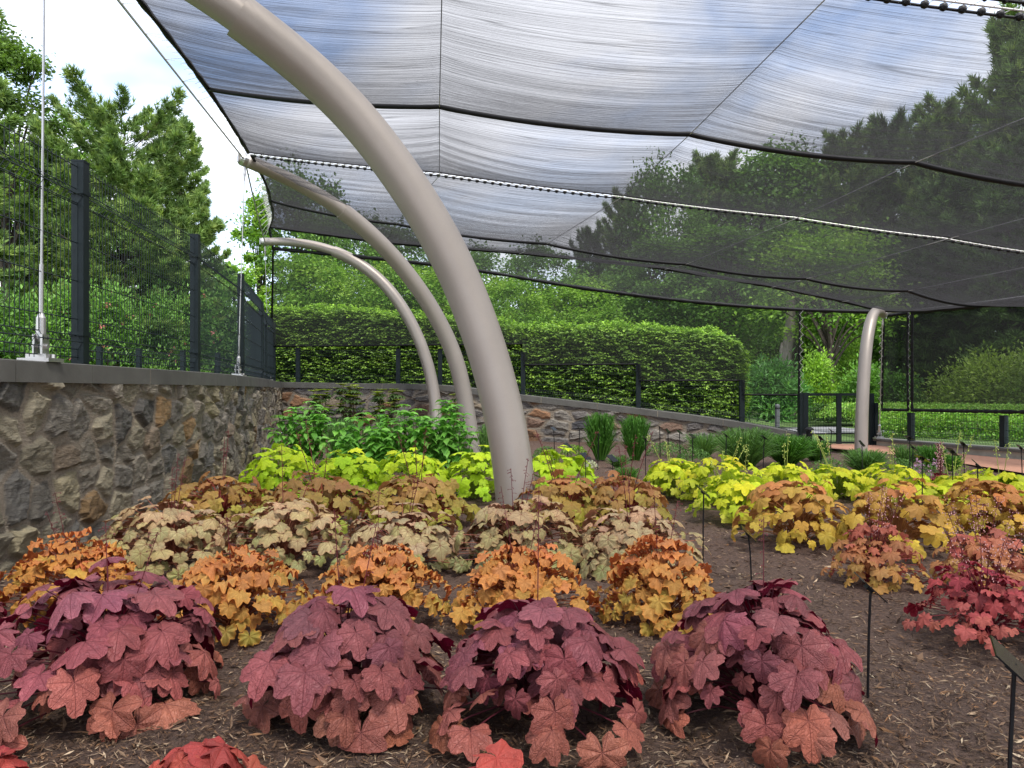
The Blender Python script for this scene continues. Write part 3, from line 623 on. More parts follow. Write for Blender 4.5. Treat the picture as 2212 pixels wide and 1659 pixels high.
guy('guy_cable', tip3, (at(578, 815, 16.6)[0], 16.7, LW_TOP), .0115, 'farthest guy rod at the wall corner beside the side net')
guy('guy_cable', tip4, (at(1899, 948, 14.2)[0], 14.2, .16), .011, 'guy rod from the right mast tip down to the low wall')

# ------------------------------------------------------------------ side nets
def screen(name, top, bot, mat, label, cat='side net', nu=60, nv=24, hem=.02, tabs=True, billow=.06, top_name='hem'):
    T = interp_path(np.array(top), nu) if len(top) > 2 else np.array(top[0]) + np.linspace(0,1,nu)[:,None]*(np.array(top[1])-np.array(top[0]))
    if isinstance(bot, np.ndarray) and len(bot) == nu: B = bot
    else: B = np.array(bot[0]) + np.linspace(0,1,nu)[:,None]*(np.array(bot[-1])-np.array(bot[0])) if len(bot) == 2 else interp_path(np.array(bot), nu)
    v = np.linspace(0, 1, nv)[None, :, None]; P = T[:, None] * (1 - v) + B[:, None] * v
    P[..., 1] += billow * np.sin(math.pi * v[..., 0]) * np.sin(np.linspace(0, 9, nu))[:, None]
    root = thing(name, tuple(P[0, -1]), label, cat, 'side nets hanging below the canopy edge'); o = np.array(root.location); mb = MB(); grid_mesh(mb, P - o); mb.build('net', mat, root, True)
    for Q, r in ((T, hem), (B, hem * .8), (P[0], hem * .6), (P[-1], hem * .6)):
        k = np.interp(np.arange(len(Q)*3), np.arange(0, len(Q)*3, 2)[:len(Q)*3//2+1], rng.uniform(.75, 1.25, len(np.arange(0, len(Q)*3, 2))))
        q = np.stack([np.interp(np.linspace(0, len(Q)-1, len(Q)*3), np.arange(len(Q)), Q[:, a]) for a in range(3)], -1)
        mb = MB(); mb.tube(q - o, r * k, 6); mb.build('hem', M_BLACK, root, True)
    return T, B, P
Ft = [at(590,537,16.5), at(1000,580,15.9), at(1300,628,15.25), at(1500,652,14.85), at(1728,669,14.35)]; Ft2 = Ft + [at(1898,674,13.95)]
Eb = interp_path(np.array([node('E', j) for j in range(7)]), 200); Eb = Eb[np.linspace(0, len(Eb)-1, 60).astype(int)]
screen('end_net', Ft2, Eb.copy(), cloth_mat('end_net', .74, .3, (.02,.02,.02), (2,10,1)), 'narrow sloping net strip hanging along the far end of the canopy', hem=.042, billow=.03)
# stepped lower edge follows the fence tops
bt = []
for x0, x1, z, y0, y1 in ((585,1128,2.1,17.5,16.1),(1132,1378,1.64,16.05,15.5),(1382,1603,1.29,15.45,14.9),(1607,1728,1.0,14.85,14.4)):
    for k in np.linspace(0, 1, 24 if x0 == 585 else 12): y = y0 + (y1-y0)*k; bt.append(((x0+(x1-x0)*k-1106)/1600*y, y + .05, z + (.03*(1-k) if x0 == 585 else 0)))
bt = np.array(bt); frac = (bt[:, 0] - bt[0, 0]) / (bt[-1, 0] - bt[0, 0]); T = interp_path(np.array(Ft), 200); tf = (T[:, 0]-T[0, 0])/(T[-1, 0]-T[0, 0])
Tt = np.stack([np.interp(frac, tf, T[:, a]) for a in range(3)], -1)
def screen2():
    nu = len(bt); nv = 20; v = np.linspace(0, 1, nv)[None, :, None]; P = Tt[:, None]*(1-v) + bt[:, None]*v
    root = thing('side_net', tuple(P[0, -1]), 'wide see-through side net hanging before the clipped hedge', 'side net', 'side nets hanging below the canopy edge'); o = np.array(root.location)
    mb = MB(); grid_mesh(mb, P - o); mb.build('net', cloth_mat('fine_side_net', .64, .2, (.04,.042,.036), (6,6,1)), root, True)
    cuts = [0, 24, 36, 48, 60]
    for a, b in zip(cuts[:-1], cuts[1:]):
        mb = MB(); q = bt[a:b] - o; mb.tube(q, .02 * rng.uniform(.8, 1.3, len(q)), 6); mb.build('hem', M_BLACK, root, True)
    for q in (P[0], P[-1]):
        mb = MB(); mb.tube(q - o, .022, 6); mb.build('hem', M_BLACK, root, True)
screen2()
rt = [at(1909,683,14.0), at(1962,675,13.55)]; screen('side_net', rt, [at(1905,885,14.2), at(1962,886,13.65)], M_SCREEN_D, 'narrow dark side net panel just right of the lone mast', nu=16, hem=.036)
screen('side_net', [at(1970,674,13.45), at(2080,664,12.3), at(2212,648,11.1), at(2420,618,9.2)], [at(1970,886,13.6), at(2212,890,11.45), at(2420,893,9.6)], M_SCREEN_D, 'broad dark side net panel at the right edge before tall pines', hem=.042)
def net_rope(A, B, label):
    A, B = np.array(A), np.array(B); n = int(np.linalg.norm(B-A)/.07); q = A + (B-A)*np.linspace(0,1,n)[:,None]; q[::2, 0] += .035; q[1::2, 0] -= .035; o = q[0].copy()
    mb = MB(); mb.tube(q-o, .005, 3); x = mb.build('net_rope', M_ROPE); x.location = o; tag(x, label, 'rope', 'rope lacing of the side nets')
net_rope(at(1966,676,13.47), at(1966,886,13.6), 'rope lacing between the narrow and the broad right side nets'); net_rope(at(1904,684,13.85), at(1901,886,14.15), 'rope lacing at the left edge of the narrow right side net'); net_rope(at(1731,671,14.3), at(1731,850,14.4), 'rope lacing at the right edge of the wide side net'); net_rope(at(583,545,16.6), at(580,738,17.4), 'rope lacing at the left edge of the wide side net')
cable('edge_cable', [tip4, at(2212,640,11.0), at(2420,606,9.1)], .012, 'edge cable above the right side nets')

# ------------------------------------------------------------------ plant tags
def plant_tag(px, py, Y, h, w, label, rz=0.0, tilt=.75):
    x = (px-1106)/1600*Y; root = thing('plant_tag', (x, Y, 0), label, 'plant tag', 'black plant name tags on stakes')
    mb = MB(); lean = random.uniform(-.02, .02); mb.tube([(lean, 0, -.05), (lean*.5, 0, h*.6), (0, 0, h-.03), (.004, .004, h)], max(.0045, .0012*Y*.5), 6); mb.build('stake', M_BLACK, root)
    c, s = math.cos(rz), math.sin(rz)
    sl = np.array((math.cos(tilt)*c, math.cos(tilt)*s, -math.sin(tilt))); wd = np.array((-s, c, 0)); n = np.cross(sl, wd)
    mb = MB(); mb.box((0, 0, h), (w, w*1.45, .004), rot=np.stack([sl, wd, n], 1)); mb.build('plate', M_TAG, root)
    mb = MB(); mb.box(np.array((0, 0, h)) - n*.008, (.025, .04, .012), rot=np.stack([sl, wd, n], 1)); mb.build('clip', M_BLACK, root)
big = [(2190,1435,1.62,None,.105,'largest plant tag, cut by the right edge of the picture'),(1880,1268,2.62,None,.1,'near plant tag beside the tallest purple plant'),
       (1520,1062,4.48,None,.1,'tall plant tag in the mulch strip, left of the pair'),(1617,1152,4.3,None,.1,'shorter bent plant tag in the mulch strip, right of the pair'),
       (2112,1003,5.9,None,.105,'plant tag among lime leaves near the right edge'),(1397,1048,6.7,None,.08,'low plant tag left of the lime plants on the right')]
for px, py, Y, h, w, lb in big:
    plant_tag(px, py, Y, EYE - (py-842)/1600*Y, w, lb, random.uniform(-.35, -.1) if px < 2100 else -.5)
small = [(1196,926,'behind the lime plants by the near mast'),(1252,925,'left of the upright grass tufts'),(1293,937,'before the left upright grass tuft'),(1394,948,'before the right upright grass tuft'),(1397,925,'behind the right grass tuft against the wall'),(1425,922,'right of the grass tufts, highest at the wall'),(1443,931,'second right of the grass tufts'),(1468,933,'third right of the grass tufts'),(1496,942,'fourth right of the grass tufts'),(1569,941,'above the feathery green grass at the wall'),(1651,945,'above the dark grass near the wall end'),(1227,963,'low at the left of the white-leaved plant'),(1265,985,'behind the white-leaved plant'),(1323,990,'on the open mulch right of the white-leaved plant'),(1772,946,'left of the gate latch'),(1796,930,'before the middle of the gate'),(1862,958,'in front of the lone mast'),(1965,946,'at the low wall below the net joint'),(1972,966,'before the path below the net joint'),(1992,990,'beside the pink flowering tuft'),(2057,976,'over the small round grass by the path'),(2081,960,'before the low wall, right of the small grass'),(2206,968,'by the path at the right edge')]
for px, py, lb in small:
    Y = min(12.3, 960 / (py - 842)) ; plant_tag(px, py, Y, EYE - (py-842)/1600*Y, .085 if px < 1900 else .095, 'small black plant tag ' + lb, random.uniform(-.6, 0), random.uniform(.6, .9))

# ================================================================== VEGETATION
def leaf_cards(mb, c, d, nrm, size, asp, tint, fold=.12):
    """many small pointed leaves, one folded quad each"""
    c = np.asarray(c); n = len(c); size = np.broadcast_to(size, (n,))[:, None]; d = unit(d); b = unit(np.cross(d, nrm)); nn = np.cross(b, d)
    V = np.stack([c - d*size*.5, c + b*size*asp*.5 + nn*size*fold - d*size*.05, c + d*size*.5, c - b*size*asp*.5 + nn*size*fold - d*size*.05], 1).reshape(-1, 3)
    mb.add(V, np.arange(n*4).reshape(-1, 4), tint=np.repeat(tint, 4, 0))
def jit(col, n, v=.25): return np.clip(np.asarray(col)[None] * (1 + rng.normal(0, v, (n, 1)) + rng.normal(0, v*.35, (n, 3))), .002, 1)
def rdir(n): return unit(rng.normal(0, 1, (n, 3)))

# ------------------------------------------------------------------ broadleaf and pine trees
def limb(mb, P, r0, r1, n=8): mb.tube(interp_path(np.array(P), 7), np.linspace(r0, r1, 7), n)
def broadleaf(name, label, loc, H, Rr, z0, leaves, lsize, cols, K=70, trunk_r=.16, forks=1, bark=None, grp=None, shape='round', cat='tree'):
    root = thing(name, loc, label, cat, grp); mb = MB()
    lean = rng.normal(0, .04*H, 2); top = np.array((lean[0], lean[1], H*.82))
    tr = [(0,0,-.1), (lean[0]*.1, lean[1]*.1, H*.25), (lean[0]*.5, lean[1]*.5, H*.55), tuple(top)]
    mb.tube(interp_path(np.array(tr), 14), np.linspace(trunk_r, trunk_r*.15, 14) * np.r_[1.35, 1.1, np.ones(12)], 10)
    cents = []
    for k in range(K):
        a = rng.random()*2*math.pi; q = rng.random() ** .8; t = q
        if shape == 'round': rad = Rr * math.sqrt(max(.03, 1 - (2*t-.85)**2/1.4)) * (.45 + .55*rng.random()**.5)
        elif shape == 'cone': rad = Rr * (1 - t)**.75 * (.4 + .6*rng.random()**.5)
        else: rad = Rr * (.35+.65*rng.random()**.5) * (1 - .5*t)
        z = z0 + (H - z0) * t
        cents.append((math.cos(a)*rad + lean[0]*t, math.sin(a)*rad + lean[1]*t, z))
    cents = np.array(cents)
    for k in range(0, K, max(1, K//(16))):
        c = cents[k]; s = np.array((lean[0]*.4, lean[1]*.4, max(.15*H, c[2]*.5))); m_ = (s + c)/2 + np.array((0,0,.06*H)); limb(mb, [s, m_, c], trunk_r*.4, .012, 6)
    for f in range(forks - 1):
        a = rng.random()*6.28; limb(mb, [(0,0,H*.16), (math.cos(a)*Rr*.2, math.sin(a)*Rr*.2, H*.42), (math.cos(a)*Rr*.45, math.sin(a)*Rr*.45, H*.8)], trunk_r*.7, .03, 8)
    mb.build('trunk', bark or M_BARK, root, True)
    per = leaves // K; mb = MB(); cols = np.array(cols)
    cr = Rr * .3 * rng.uniform(.6, 1.35, K)
    idx = np.repeat(np.arange(K), per); n = len(idx); off = rng.normal(0, 1, (n, 3)) * cr[idx][:, None] * np.array((.62, .62, .36))
    P = cents[idx] + off; P[:, 2] -= .12 * (off[:, 0]**2 + off[:, 1]**2) / (cr[idx] + .1)
    tn = cols[rng.choice(len(cols), K)][idx] * (1 + rng.normal(0, .16, (n, 1)))
    leaf_cards(mb, P, rdir(n)*np.array((1,1,.5)) + unit(off)*.6 - np.array((0,0,.25)), np.array((0,0,1.)) + rng.normal(0, .55, (n, 3)), lsize*rng.uniform(.6, 1.3, n), .62, np.clip(tn, .003, 1))
    mb.build('crown', M_LEAF, root); return root
def pine(name, label, loc, H, Rr, z0, tufts, L, cols, grp=None, top_pow=.8, whorls=16, wn=9, nw=.012, multi=False, lift=.25):
    root = thing(name, loc, label, 'pine tree', grp); mb = MB()
    mb.tube(interp_path(np.array([(0,0,-.1), (rng.normal(0,.05),0,H*.5), (rng.normal(0,.1),rng.normal(0,.1),H)]), 12), np.linspace(.022*H, .01, 12), 8)
    pts = []; dirs = []
    for w in range(whorls):
        t = (w + rng.random()*.5)/whorls; z = z0 + (H - z0)*t; Lb = Rr * (1 - t)**top_pow * rng.uniform(.75, 1.15) + .06*Rr
        nb = 5 + int(3*(1-t)); a0 = rng.random()*6.28
        for b in range(nb):
            a = a0 + b/nb*6.28 + rng.normal(0, .2); l = Lb * rng.uniform(.65, 1.1); up = lift + .5*t + rng.normal(0, .06)
            u = np.array((math.cos(a), math.sin(a), 0)); q = np.linspace(0, 1, 6)[:, None]
            P = np.array((0,0,z)) + u*q*l + np.array((0,0,1.))*(up*q*l - .18*l*q**2*(1-t)*2 + .22*l*q**4)
            mb.tube(P, np.linspace(.012*H*(1-t)*.5+.008, .004, 6), 5)
            m_ = max(3, int(tufts / (whorls*6.2) * l/(Rr*.6))); s = rng.random(m_)**.6*.8+.22; side = rng.normal(0, .2, m_)*l*(1.15-s)*1.6
            v = np.array((-u[1], u[0], 0)); c = np.stack([np.interp(s, q[:,0], P[:,k]) for k in range(3)], -1) + v*side[:, None]; c[:, 2] += rng.normal(0, .03, m_) * Rr*.6
            pts.append(c); dirs.append(unit(u*.6 + v*np.sign(side)[:, None]*.4 + np.array((0,0,.75)) + rng.normal(0, .25, (m_, 3))))
    mb.build('trunk', M_BARK, root, True)
    P = np.concatenate(pts); D = np.concatenate(dirs); m_ = len(P); cols = np.array(cols); ct = cols[rng.choice(len(cols), m_)] * (1+rng.normal(0,.18,(m_,1)))
    i = np.repeat(np.arange(m_), wn); n = len(i); d = unit(D[i] + rng.normal(0, .52, (n, 3))); ln = L*rng.uniform(.7, 1.25, n)[:, None]; s = unit(np.cross(d, rdir(n)))*nw
    base = P[i] - D[i]*L*.35*rng.random((n, 1)); V = np.stack([base - s, base + s, base + d*ln], 1).reshape(-1, 3)
    mb = MB(); mb.add(V, np.arange(n*3).reshape(-1, 3), tint=np.clip(np.repeat(ct[i], 3, 0), .003, 1)); mb.build('needles', M_NEEDLE, root); return root

GD = [(.12,.24,.045),(.16,.31,.055),(.09,.19,.04),(.2,.37,.07)]
GB = [(.19,.36,.05),(.25,.43,.06),(.14,.28,.04),(.31,.48,.075)]
GP = [(.15,.25,.07),(.19,.3,.08),(.12,.2,.06),(.26,.36,.09)]
GPd = [(.1,.18,.05),(.13,.23,.06),(.08,.14,.045)]
def terr(x, Y): return 1.0 if x < 560 else .4
# left side: pines seen past the wire fence
def place(fn, name, label, px, Y, ytop, halfpx, zt, z0f=.2, **k):
    x = (px-1106)/1600*Y; H = EYE + (842-ytop)/1600*Y - zt; return fn(name, label, (x, Y, zt), H=H, Rr=halfpx/1600*Y, z0=H*z0f, **k)
pine_kw = dict(L=.16, cols=GP, wn=15)
place(pine, 'white_pine', 'tall white pine with open ragged top left of the canopy, beyond the fence', 262, 16.5, 270, 215, 1.05, .1, tufts=12500, whorls=19, top_pow=.33, nw=.0115, **pine_kw)
place(pine, 'white_pine', 'narrower pointed conifer just right of the ragged white pine', 395, 18.5, 270, 105, 1.05, .1, tufts=8500, whorls=24, top_pow=.5, nw=.012, L=.15, cols=[(.17,.27,.07),(.22,.33,.08),(.13,.21,.06)], wn=10)
place(pine, 'white_pine', 'big pine at the left edge whose boughs fill the upper left corner', -95, 12.5, -260, 125, 1.05, .2, tufts=8000, whorls=17, nw=.014, top_pow=.5, L=.14, cols=GP, wn=10)
place(broadleaf, 'leafy_tree', 'bright yellow-green tree at the upper left edge against the white sky', 25, 16, 55, 105, 1.05, .35, leaves=24000, lsize=.1, cols=[(.14,.24,.05),(.19,.3,.06),(.1,.17,.04)], K=60)
place(broadleaf, 'leafy_tree', 'mid-green tree filling the gap behind the first fence post', 130, 22, 270, 110, 1.05, .1, leaves=14000, lsize=.13, cols=GD, K=60)
place(broadleaf, 'leafy_tree', 'bright tree seen behind the left fence low at the left edge', 10, 18, 330, 120, 1.05, .1, leaves=14000, lsize=.11, cols=GB, K=60)
place(broadleaf, 'leafy_tree', 'bright spring-green tree between the white sky and the net edge', 560, 30, 440, 62, 1.05, .05, leaves=9000, lsize=.16, cols=GB, K=50)
place(broadleaf, 'leafy_tree', 'low bright tree behind the far fence posts on the left', 500, 27, 575, 60, 1.05, .05, leaves=6000, lsize=.15, cols=GB, K=34)
place(broadleaf, 'leafy_tree', 'dark tree low behind the white pine', 340, 26, 470, 150, 1.05, .05, leaves=9000, lsize=.17, cols=GD, K=50)
# shrubs with fresh leaves and a few pink blooms
def shrub(name, label, px, Y, ytop, hw, zt, cols, leaves=2600, ls=.07, bloom=None, grp=None, asp=.5, stems=14, z0=.1):
    x = (px-1106)/1600*Y; H = EYE + (842-ytop)/1600*Y - zt; Rr = hw/1600*Y
    root = thing(name, (x, Y, zt), label, 'shrub', grp); mb = MB(); K = 46
    a = rng.random(K)*6.28; t = rng.random(K); rad = Rr*np.sqrt(1-t*.75)*np.sqrt(rng.random(K)); c = np.stack([np.cos(a)*rad, np.sin(a)*rad, H*(z0+(.97-z0)*t)], -1)
    for k in range(stems): mb.tube(interp_path(np.array([(0+rng.normal(0,.05),rng.normal(0,.05),-.02), c[k]*(.5,.5,.6), c[k]]), 5), [.014,.011,.009,.006,.004], 5, tint=(.09,.07,.045))
    mb.build('stems', M_STEM, root)
    per = leaves//K; i = np.repeat(np.arange(K), per); n = len(i); off = rng.normal(0, 1, (n,3))*np.array((Rr*.22, Rr*.22, H*.11)); P = c[i]+off; P[:,2] = np.maximum(P[:,2], .03)
    mb = MB(); tn = np.array(cols)[rng.choice(len(cols), K)][i]*(1+rng.normal(0,.17,(n,1)))
    leaf_cards(mb, P, unit(off)*.8 + rdir(n)*.6 + np.array((0,0,.25)), np.array((0,0,1.))+rng.normal(0,.5,(n,3)), ls*rng.uniform(.6,1.3,n), asp, np.clip(tn,.003,1)); mb.build('foliage', M_LEAF, root)
    if bloom:
        k = 26; q = rng.integers(0, K, k); P = c[q] + rng.normal(0,.08,(k,3)); P = np.repeat(P, 7, 0) + rng.normal(0,.025,(k*7,3)); mb = MB(); leaf_cards(mb, P, rdir(k*7), rdir(k*7), .05, .8, jit(bloom, k*7, .15)); mb.build('blossoms', M_PETAL, root)
    return root
GS = [(.16,.33,.06),(.11,.24,.05),(.2,.38,.08),(.08,.17,.04)]
for i, (px, Y, yt, hw) in enumerate([(-40,12,640,70),(60,12.6,640,75),(150,13.5,632,70),(240,14.2,640,65),(330,15,648,68),(420,16,640,62),(490,17,640,45)]):
    shrub('flowering_shrub', ['leafy shrub at the very left edge behind the fence','leafy shrub right of the thick guy rod','leafy shrub behind the first tall fence post','leafy shrub under the white pine','leafy shrub right of the white pine trunk','leafy shrub behind the second fence post','leafy shrub behind the third fence post'][i], px, Y, yt, hw, 1.05, GS, 5200, .085, (.75,.3,.3) if i in (2,3,4,5) else None, 'bright shrubs behind the left fence')
# hedges behind the far wall: clipped, a skin of small leaves over a dark woody inside
M_TWIG = plain('hedge_inside', (.02, .028, .012), .95, 0, .3, 14)
def hedge(label, xs, top, bot, Y0, dep, nleaf, ls, cols, round_r=.25, end=True):
    x0, x1 = xs; root = thing('clipped_hedge', ((x0+x1)/2, Y0, bot), label, 'hedge', 'clipped hedges behind the far wall'); o = np.array(root.location)
    tf = lambda x: np.interp(x, *top)
    # inside body
    mb = MB(); n = 30; X = np.linspace(x0+.14, x1-.14, n); V = []
    for x in X:
        h = tf(x) - .16
        V += [(x, Y0+.16, bot), (x, Y0+.16, h-.12), (x, Y0+.3, h), (x, Y0+dep-.3, h), (x, Y0+dep-.16, h-.12), (x, Y0+dep-.16, bot)]
    F = [(6*a+i, 6*a+6+i, 6*a+7+i, 6*a+1+i) for a in range(n-1) for i in range(5)]
    mb.add(np.array(V) - o, F); mb.F.append(np.array([[0,1,2,3,4,5],[6*(n-1)+k for k in (5,4,3,2,1,0)]])); mb.M.append(np.array([0,0])); mb.build('twigs', M_TWIG, root)
    # skin: sprays of leaves
    W = x1 - x0; Hh = tf((x0+x1)/2) - bot; aF, aT, aE = W*Hh, W*dep, dep*Hh
    k = int(nleaf/9); pr = np.array((aF*1.15, aT, aE, aE)); pr /= pr.sum(); f = rng.choice(4, k, p=pr); u, v = rng.random(k), rng.random(k)
    x = x0 + W*u; y = Y0 + dep*v; P = np.empty((k,3)); Nn = np.empty((k,3)); hx = tf(x)
    m = f == 0; P[m] = np.stack([x[m], np.full(m.sum(), Y0), bot + (hx[m]-bot)*v[m]], -1); Nn[m] = (0,-1,0)
    m = f == 1; P[m] = np.stack([x[m], y[m], hx[m]], -1); Nn[m] = (0,0,1)
    m = f == 2; P[m] = np.stack([np.full(m.sum(), x1), y[m], bot + (tf(x1)-bot)*u[m]], -1); Nn[m] = (1,0,0)
    m = f == 3; P[m] = np.stack([np.full(m.sum(), x0), y[m], bot + (tf(x0)-bot)*u[m]], -1); Nn[m] = (-1,0,0)
    # rounded shoulders
    ez = np.clip(1 - (hx - P[:,2])/round_r, 0, 1)**2; ey = np.clip(1-(P[:,1]-Y0)/round_r, 0, 1)**2; P[:,1] += np.where(f == 0, ez*round_r*.55, 0); P[:,2] -= np.where(f == 1, ey*round_r*.55, 0)
    ex = np.clip(1 - (x1 - P[:,0])/(round_r*1.6), 0, 1)**2; P[:,2] -= np.where(f == 1, ex*round_r, 0); P[:,1] += np.where(f == 0, ex*round_r*.8, 0); P[:,0] -= np.where(f == 2, ez*round_r, 0)
    lump = (np.sin(P[:,0]*5.3+P[:,2]*3)+np.sin(P[:,0]*2.1-P[:,2]*7+2)+np.sin(P[:,0]*9+P[:,2]*11)+np.sin(P[:,1]*8+P[:,0]*3))*.028
    hole = rng.random(k) < .22
    P += Nn*(lump + rng.normal(0,.03,k) - hole*.1)[:, None]; bd = unit(Nn*.6 + rng.normal(0,.55,(k,3))*np.array((1,.5,.4)) + np.array((0,0,.12)))
    i = np.repeat(np.arange(k), 9); j = np.tile(np.arange(9), k); side = np.where(j % 2 == 0, 1, -1)[:, None]
    sv = unit(np.cross(bd, np.array((0,0,1.))+rng.normal(0,.2,(k,3))))[i]; n_ = len(i)
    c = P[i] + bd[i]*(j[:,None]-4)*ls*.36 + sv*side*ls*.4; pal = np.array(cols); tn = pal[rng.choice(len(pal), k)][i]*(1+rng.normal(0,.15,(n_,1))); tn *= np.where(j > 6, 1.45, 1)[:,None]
    tn *= (1 + .55*np.clip(1-(hx[i]-P[i][:,2])/.3, 0, 1))[:, None]   # leaf tint gets paler towards the top edge
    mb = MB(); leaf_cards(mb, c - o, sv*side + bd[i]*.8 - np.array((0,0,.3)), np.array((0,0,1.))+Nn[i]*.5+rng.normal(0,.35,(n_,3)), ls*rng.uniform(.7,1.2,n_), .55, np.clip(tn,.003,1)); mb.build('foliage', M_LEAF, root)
HC = [(.13,.225,.03),(.1,.185,.026),(.16,.265,.036),(.2,.32,.045),(.07,.13,.02)]
hx_ = lambda px, Y: (px-1106)/1600*Y
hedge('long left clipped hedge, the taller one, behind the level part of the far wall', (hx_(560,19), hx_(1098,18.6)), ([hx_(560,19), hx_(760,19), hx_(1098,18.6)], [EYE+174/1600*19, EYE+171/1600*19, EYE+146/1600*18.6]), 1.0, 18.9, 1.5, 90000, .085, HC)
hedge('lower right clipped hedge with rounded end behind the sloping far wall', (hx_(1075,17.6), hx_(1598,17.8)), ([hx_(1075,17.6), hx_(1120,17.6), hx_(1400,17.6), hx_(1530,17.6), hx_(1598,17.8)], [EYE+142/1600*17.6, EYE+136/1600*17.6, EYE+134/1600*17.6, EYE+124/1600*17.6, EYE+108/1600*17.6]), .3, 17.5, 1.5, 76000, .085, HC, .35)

# woods behind: every tree a thing; a few kinds copied and re-scaled
def proto_set():
    P = []
    P.append(broadleaf('leafy_tree', 'x', (0,0,0), 10, 3.3, 1.2, 16000, .23, GD, 90)); P.append(broadleaf('leafy_tree', 'x', (0,0,0), 10, 2.7, 2.2, 14000, .22, GB, 80))
    P.append(broadleaf('leafy_tree', 'x', (0,0,0), 10, 2.4, 4.2, 9000, .22, GD, 60, .2, 2)); P.append(pine('pine_tree', 'x', (0,0,0), 10, 2.9, 1.0, 7000, .34, GPd, wn=9, nw=.034, whorls=20, top_pow=.42, lift=.12))
    P.append(pine('pine_tree', 'x', (0,0,0), 10, 2.4, 3.2, 5200, .32, GP, wn=9, nw=.034, whorls=16, top_pow=.3, lift=.2)); return P
PR = proto_set(); used = [False]*5
def wood_tree(kind, px, Y, ytop, label, hw=None, zt=.2, grp='woodland trees behind the garden'):
    x = hx_(px, Y); H = EYE + (842-ytop)/1600*Y - zt; o = PR[kind] if not used[kind] else copy_tree(PR[kind]); used[kind] = True
    s = H/10; base = (3.3,2.7,2.4,2.7,2.2)[kind]; hw = hw * 1.18; sw = s if hw is None else (hw/1600*Y)/base
    o.location = (x, Y, zt); o.scale = (sw, sw, s); o.rotation_euler = (0, 0, random.uniform(0, 6.28)); tag(o, label, 'tree' if kind < 3 else 'pine tree', grp); return o
W_ = [(0,640,31,385,95,'behind the far left mast, its top dim through the net'),(1,700,29,560,80,'low behind the left end of the hedge'),(0,745,36,470,100,'behind the hedge left of the second mast'),(1,830,30,575,80,'low behind the hedge between the two farther masts'),
 (0,890,38,500,105,'behind the hedge left of the nearest mast'),(1,965,30,590,80,'low behind the nearest mast'),(0,1020,40,540,90,'right of the nearest mast at the sky gap'),(1,1100,29,615,70,'low and bright behind the start of the lower hedge'),
 (0,1180,34,538,85,'full and bright through the end net right of the sky gap'),(1,1240,31,610,80,'low and bright behind the lower hedge'),(3,1275,42,505,50,'first spire seen through the canopy'),(4,1350,40,432,52,'thin trunk standing alone above the lower hedge'),
 (0,1330,37,600,75,'low behind the lower hedge below the thin pine'),(0,1440,38,372,85,'through the canopy, second peak of the tree line'),(2,1455,34,520,85,'with dark trunk above the hedge right half'),(0,1510,33,590,80,'low behind the right half of the lower hedge'),
 (4,1540,43,362,85,'through the canopy between second and third peaks'),(2,1590,31,500,85,'dark trunk above the rounded hedge end'),(2,1640,42,350,100,'through the canopy at the middle of the tree line'),(0,1640,35,610,80,'low behind the rounded hedge end'),(0,1740,42,345,100,'through the canopy below the black seam'),
 (2,1708,27,480,90,'with pale trunk left of the gate opening'),(0,1770,36,600,85,'behind the gate opening'),(4,1830,40,312,85,'through the canopy left of the seam joint'),(0,1850,33,560,85,'behind the lone mast'),(3,1925,40,270,90,'through the canopy above the seam joint'),
 (0,1950,30,540,90,'behind the narrow side net'),(4,2030,36,250,90,'through the canopy toward the upper right'),(3,2050,27,400,110,'dark behind the broad side net, left one'),(0,2130,38,215,120,'through the canopy right of the seam joint'),(3,2190,24,330,120,'dark behind the broad side net, right one'),
 (4,2225,26,40,105,'tallest, in the upper right corner'),(3,2330,28,120,150,'beyond the right edge'),(0,2120,33,520,110,'low behind the broad side net')]
for k, px, Y, yt, hw, lb in W_:
    wood_tree(k, px, Y, yt, ('tree' if k < 3 else 'pine') + ' ' + lb, hw)
# trees outside the right and behind, for light and side views
for k, px, Y, yt, hw, lb in [(0,2500,22,250,160,'far beyond the right edge, low'),(3,2700,20,100,160,'far beyond the right edge, tall'),(0,-350,20,150,160,'far beyond the left edge'),(3,-500,16,0,150,'farther beyond the left edge')]:
    wood_tree(k, px, Y, yt, ('tree ' if k < 3 else 'pine ') + lb, hw)
# gate area trees and shrubs
broadleaf('forked_tree', 'dark forked trunk tree seen through the gate opening', (hx_(1795,24), 24, .2), 6.2, 2.0, 2.6, 7500, .15, GB, 46, .12, 3, M_BARK, 'woodland trees behind the garden')
mb = MB(); pt = thing('bare_trunk', (hx_(1703,25), 25, .2), 'pale broken tree trunk behind the right end of the side net', 'tree trunk'); mb.tube(interp_path(np.array([(0,0,-.1),(.05,0,.9),(-.12,0,1.7),(.02,0,2.6),(.1,0,4.4)]), 14), np.linspace(.24,.13,14), 10); mb.tube([(-.1,0,1.7),(-.22,0,2.1),(-.2,0,2.5)], [.12,.1,.05], 8); mb.build('trunk', M_BARKL, pt, True)
shrub('rhododendron', 'large glossy rhododendron behind the fence between hedge and gate', 1660, 20, 792, 75, .25, [(.07,.18,.045),(.1,.26,.06),(.14,.32,.08)], 5200, .17, None, None, .3)
shrub('spring_shrub', 'bright yellow-green shrub just left in the gate opening', 1762, 22, 775, 42, .2, [(.24,.42,.05),(.3,.5,.06),(.16,.32,.04)], 4200, .1)
shrub('spring_shrub', 'yellow-green young shrub behind the lone mast', 1835, 25, 730, 45, .2, [(.22,.38,.05),(.17,.31,.05)], 3600, .1)
shrub('layered_shrub', 'rounded layered green shrub right of the lone mast', 1880, 20.5, 795, 62, .2, [(.12,.27,.04),(.16,.34,.05),(.08,.18,.03)], 6500, .11)
